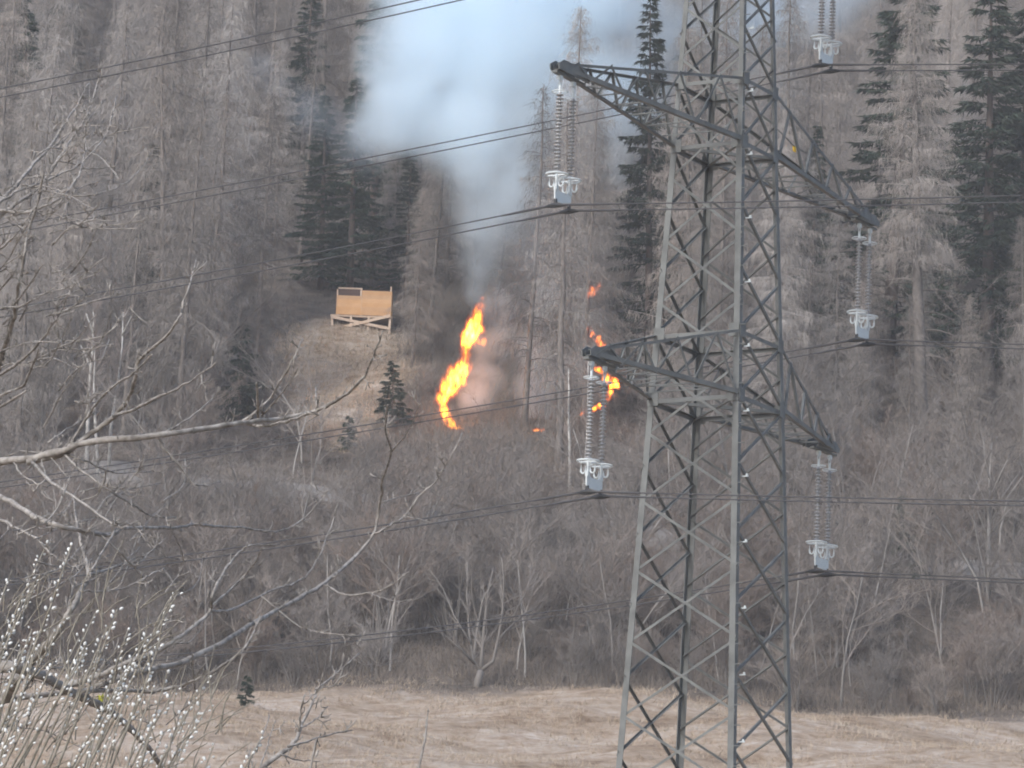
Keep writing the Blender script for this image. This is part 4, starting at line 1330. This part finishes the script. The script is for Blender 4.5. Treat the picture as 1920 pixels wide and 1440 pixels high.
def fg_branch(pts, r0, r1, parent, off, spur=True, name='branch', mk='fruit_bark', org=None):
    Pp = smooth_path(pts, 4)
    Pp[1:-1] += rf.normal(0, .9, (len(Pp) - 2, 2))
    n = len(Pp)
    s = np.linspace(0, 1, n)
    ys_ = [fdepth(*q) if q[0] > -200 else D0 for q in Pp]
    W = np.array([at_y(q[0], q[1], y) for q, y in zip(Pp, ys_)])
    W += np.array([0, 1.0, 0]) * (off * s ** 1.5)[:, None]
    # keep the picture position when pushed in depth
    W = np.array([at_y(q[0], q[1], w[1]) for q, w in zip(Pp, W)])
    scale = D0 / FPX
    rad = (r0 + (r1 - r0) * s ** .8) * scale * (1 + rf.normal(0, .07, n))
    mb = MB(); mb.tube(W - org, rad, 8 if r0 > 4 else 6)
    if spur:
        L = np.linalg.norm(np.diff(Pp, axis=0), axis=1).sum()
        for k in range(int(L / 17)):
            u = rf.uniform(.05, .98)
            i_ = min(int(u * (n - 1)), n - 2)
            b_ = W[i_] + (W[i_ + 1] - W[i_]) * rf.random()
            t_ = unit(W[i_ + 1] - W[i_])
            d = unit(t_ * .8 + rf.normal(0, .8, 3) * np.array([1, 1, 1]) + np.array([0, 0, .25]))
            l_ = abs(rf.normal(0, 1)) * 16 * scale + 5 * scale
            l_ = min(l_, 55 * scale)
            mid = b_ + d * l_ * .5 + rf.normal(0, 1.5 * scale, 3)
            mb.tube(np.array([b_, mid, b_ + unit(d + np.array([0, 0, .25])) * l_]) - org, np.array([1.3, 1.0, .7]) * scale, 5)
            mb.lathe([(.0004, -.003), (.0021, -.0005), (.0004, .004)], b_ + unit(d + np.array([0, 0, .25])) * l_ - org, 5)
            if l_ > 22 * scale:
                for _ in range(2):
                    e = unit(d + rf.normal(0, .7, 3))
                    mb.tube(np.array([mid, mid + e * l_ * .4, mid + e * l_ * .6 + np.array([0, 0, l_ * .1])]) - org, np.array([1.2, .9, .6]) * scale, 4)
    return mb.build(name, M[mk], parent, True)
for pts, r0, r1 in FB:
    fg_branch(pts, r0, r1, ft, rf.uniform(-.9, .9) if pts[0][0] > -50 else rf.uniform(-.3, .3), True, org=ft0)
# extra fine twigs at the left edge
for k in range(95):
    x, y = rf.uniform(-40, 330), rf.choice([rf.uniform(230, 500), rf.uniform(420, 860), rf.uniform(880, 1120), rf.uniform(1100, 1440)])
    if x > 160 and y < 860: x *= .4
    a = rf.uniform(-.2, 1.25)
    L = rf.uniform(40, 150)
    c = rf.uniform(-.5, .5)
    pts = [(x, y), (x + L * .5 * math.cos(a), y - L * .5 * math.sin(a)), (x + L * math.cos(a + c), y - L * math.sin(a + c))]
    fg_branch(pts, rf.uniform(1.2, 2.2), .8, ft, rf.uniform(-.5, .5), True, 'twig', org=ft0)
# lichen tuft
m = MB()
pl = at_y(193, 1313, fdepth(193, 1313) - .02) - ft0
for k in range(50):
    d = unit(rf.normal(size=3))
    m.tris(sliver((pl + rf.normal(0, .006, 3))[None], (d * .012)[None], .008))
m.build('lichen', M['lichen'], ft)

# sapling growing up through the lower edge
sp0 = at_y(470, 1500, 10.2)
s0 = np.array([sp0[0] - .12, 10.2, float(ground(sp0[0], 10.2))])
sp = thing('garden_sapling', 'dark twiggy young tree rising from the bottom edge beside the white catkins', 'sapling', s0)
bt = np.array([s0 - s0, at_y(440, 1900, 10.2) - s0, at_y(462, 1470, 10.2) - s0])
m = MB(); m.tube(bt, [.03, .017, .010], 8); m.build('trunk', M['fruit_bark'], sp, True)
def fdepth(px, py): return 10.2 + .1 * math.sin(px * .01)
for pts, r0, r1 in [([(462, 1470), (491, 1440), (525, 1414), (555, 1387), (566, 1357), (589, 1312), (592, 1290)], 6, 2), ([(560, 1372), (564, 1340), (570, 1305)], 2.5, 1.4), ([(540, 1400), (575, 1390), (607, 1380), (660, 1369)], 2.4, 1),
                    ([(563, 1365), (590, 1350), (614, 1325)], 1.6, .9), ([(592, 1292), (612, 1278), (640, 1255), (673, 1225)], 2, .9), ([(525, 1414), (560, 1425), (600, 1428)], 1.6, .9), ([(480, 1455), (500, 1400), (512, 1365)], 2, 1),
                    ([(590, 1310), (600, 1290), (640, 1284)], 1.3, .8), ([(460, 1480), (470, 1420), (490, 1385), (505, 1340)], 2, 1)]:
    fg_branch(pts, r0, r1, sp, rf.uniform(-.25, .25), True, org=s0)
for top, lab in [((803, 1332), 'single dark upright shoot at the bottom edge left of centre'), ((600, 1400), 'short thin shoot at the bottom edge beside the twiggy young tree')]:
    b0 = at_y(top[0] - 30, 1500, 9.5); gz = float(ground(b0[0], 9.5))
    o0 = np.array([b0[0] - .03, 9.5, gz])
    t = thing('shoot', lab, 'shoot', o0, 'thin shoots at the bottom edge')
    m = MB(); P = np.array([o0, at_y(top[0] - 26, 1800, 9.5), at_y(top[0] - 18, 1440, 9.5), at_y(top[0] - 6, 1385, 9.5), at_y(*top, 9.5)]) - o0
    m.tube(P, [.008, .006, .0032, .0025, .0012], 6)
    m.build('stem', M['fruit_bark'], t, True)
    m = MB()
    for k in range(9):
        u = rf.uniform(.5, 1); b_ = P[2] + (P[4] - P[2]) * u
        m.lathe([(.0005, -.003), (.0026, 0), (.0005, .006)], b_, 5)
    m.build('buds', M['fruit_bark'], t)

# ------------------------------------------------------------------ pussy willow
wb = at_y(60, 1500, 9.6)
w0 = np.array([wb[0], 9.6, float(ground(wb[0], 9.6))])
wl = thing('pussy_willow', 'willow bush covered in white catkins in the lower left corner', 'willow', w0)
cat = MB()
cat.lathe([(.0002, -.0046), (.0024, -.003), (.0032, 0), (.0026, .003), (.0003, .0054)], n=7)
CAT = cat.mesh('catkin', M['catkin'], True)
cv, cf = np.array([v.co[:] for v in CAT.vertices]), np.array([p.vertices[:] for p in CAT.polygons])
tops = [(134, 1022), (66, 1092), (88, 1020), (14, 1090), (45, 1120), (333, 1112), (220, 1142), (200, 1178), (122, 1160), (300, 1200), (392, 1322), (492, 1378), (248, 1235), (388, 1270), (275, 1195), (178, 1150), (60, 1180), (330, 1290), (350, 1330), (310, 1370), (240, 1180), (160, 1210), (100, 1240), (20, 1180), (285, 1260), (225, 1290), (400, 1400), (375, 1420)]
while len(tops) < 62:
    x = rf.uniform(-20, 380); y = rf.uniform(1180 + max(0, x - 150) * .5, 1420)
    tops.append((x, y))
stems = MB()
spots = []
for k, (tx, ty) in enumerate(tops):
    y = 9.6 + rf.uniform(-.5, .5)
    lean = rf.uniform(.25, .62)
    L = rf.uniform(380, 560)
    p3 = at_y(tx, ty, y)
    p2 = at_y(tx - L * .45 * lean, ty + L * .45, y - .02)
    p1 = at_y(tx - L * lean - 10, ty + L, y)
    p0 = w0 + np.array([rf.uniform(-.25, .25), rf.uniform(-.2, .2), .0])
    Pm = (p0 + p1) / 2 + np.array([-.05, 0, .1])
    Q = np.array([p0, Pm, p1, (p1 + p2) / 2, p2, (p2 + p3) / 2 + rf.normal(0, .004, 3), p3])
    mb = MB(); mb.tube(Q - w0, [.010, .007, .0045, .0034, .0027, .0022, .0014], 6)
    mb.build('stem', M['willow_bark'], wl, True)
    dens = 1.0 if k < 28 else rf.uniform(.25, .75)
    run = rf.uniform(90, 260)
    nc = int(run / 9.0 * dens)
    for j in range(nc):
        u = (j + rf.uniform(-.2, .2)) / max(nc, 1)
        dpx = u * run
        f_ = 1 - dpx / L * 1.02
        # position along the last part of the stem
        pos = np.interp(f_, [0, .275, .55, .775, 1], [0, 1, 2, 3, 4])
        i_ = min(int(max(pos, 0)), 3)
        b_ = Q[2 + i_] + (Q[3 + i_] - Q[2 + i_]) * (pos - i_)
        t_ = unit(Q[3 + i_] - Q[2 + i_])
        sd = unit(np.cross(t_, rf.normal(size=3)))
        d = unit(t_ * .8 + sd * .6)
        spots.append((b_ + sd * .005 + d * .004, d, rf.uniform(.5, 1.1), -to_px(b_)[1]))
vis = [s for s in spots if -5 < to_px(s[0])[0] < 1925 and to_px(s[0])[1] < 1445]
vis.sort(key=lambda s: -s[2])
print('catkins', len(spots), len(vis))
for b_, d, sc_, _ in vis[:300]:
    o = put('catkin', CAT, wl, tuple(b_ - w0))
    o.rotation_euler = Vector(d).to_track_quat('Z', 'Y').to_euler()
    o.scale = (sc_,) * 3
rest = MB()
for b_, d, sc_, _ in vis[300:]:
    Mq = np.array(Vector(d).to_track_quat('Z', 'Y').to_matrix())
    rest.add(cv @ Mq.T * sc_ + b_ - w0, cf)
if rest.v:
    tag(rest.build('catkins', M['catkin'], wl, True), kind='stuff')
# fine bare twigs in the willow
m = MB()
T = []
for k in range(170):
    x, y = rf.uniform(-20, 420), rf.uniform(1120, 1470)
    if x > 300 and y < 1300: continue
    d = 9.6 + rf.uniform(-.5, .5)
    a = rf.uniform(.5, 1.9); L = rf.uniform(40, 130)
    p, q, r_ = at_y(x, y, d), at_y(x + L * .5 * math.cos(a), y - L * .5 * math.sin(a), d), at_y(x + L * math.cos(a - .15), y - L * math.sin(a - .15), d)
    m = MB(); m.tube(np.array([p, q, r_]) - w0, [.0016, .0012, .0007], 4)
    m.build('twig', M['willow_bark'], wl)

# ------------------------------------------------------------------ haze
hz = MB(); hz.box((0, 275, 115), (720, 740, 245))
hm = bpy.data.materials.new('haze')
hm.use_nodes = True
nt = hm.node_tree
nt.nodes.remove(nt.nodes['Principled BSDF'])
v = nt.nodes.new('ShaderNodeVolumePrincipled')
v.inputs['Color'].default_value = (.93, .95, 1, 1)
v.inputs['Density'].default_value = .00032
nt.links.new(v.outputs[0], nt.nodes['Material Output'].inputs['Volume'])
ho = hz.build('haze', hm)
tag(ho, 'thin grey haze over the valley and hillside', 'haze', kind='stuff')

# ------------------------------------------------------------------ order words where look-alikes stand together
ORD = ['leftmost', 'second', 'third', 'fourth', 'fifth', 'sixth', 'seventh', 'eighth', 'ninth', 'tenth', 'eleventh', 'twelfth', 'thirteenth', 'fourteenth', 'fifteenth', 'sixteenth', 'seventeenth', 'eighteenth', 'nineteenth', 'twentieth']
same = {}
for o in COL.objects:
    if o.parent is None and 'group' in o and 'label' in o and 'kind' not in o:
        same.setdefault(o['label'], []).append(o)
for lab, os_ in same.items():
    if len(os_) > 1:
        os_.sort(key=lambda o: to_px(np.array(o.location))[0])
        for k, o in enumerate(os_):
            w = 'rightmost' if k == len(os_) - 1 else ORD[min(k, 19)]
            o['label'] = lab + ', ' + (w if w in ('leftmost', 'rightmost') else w + ' from left')
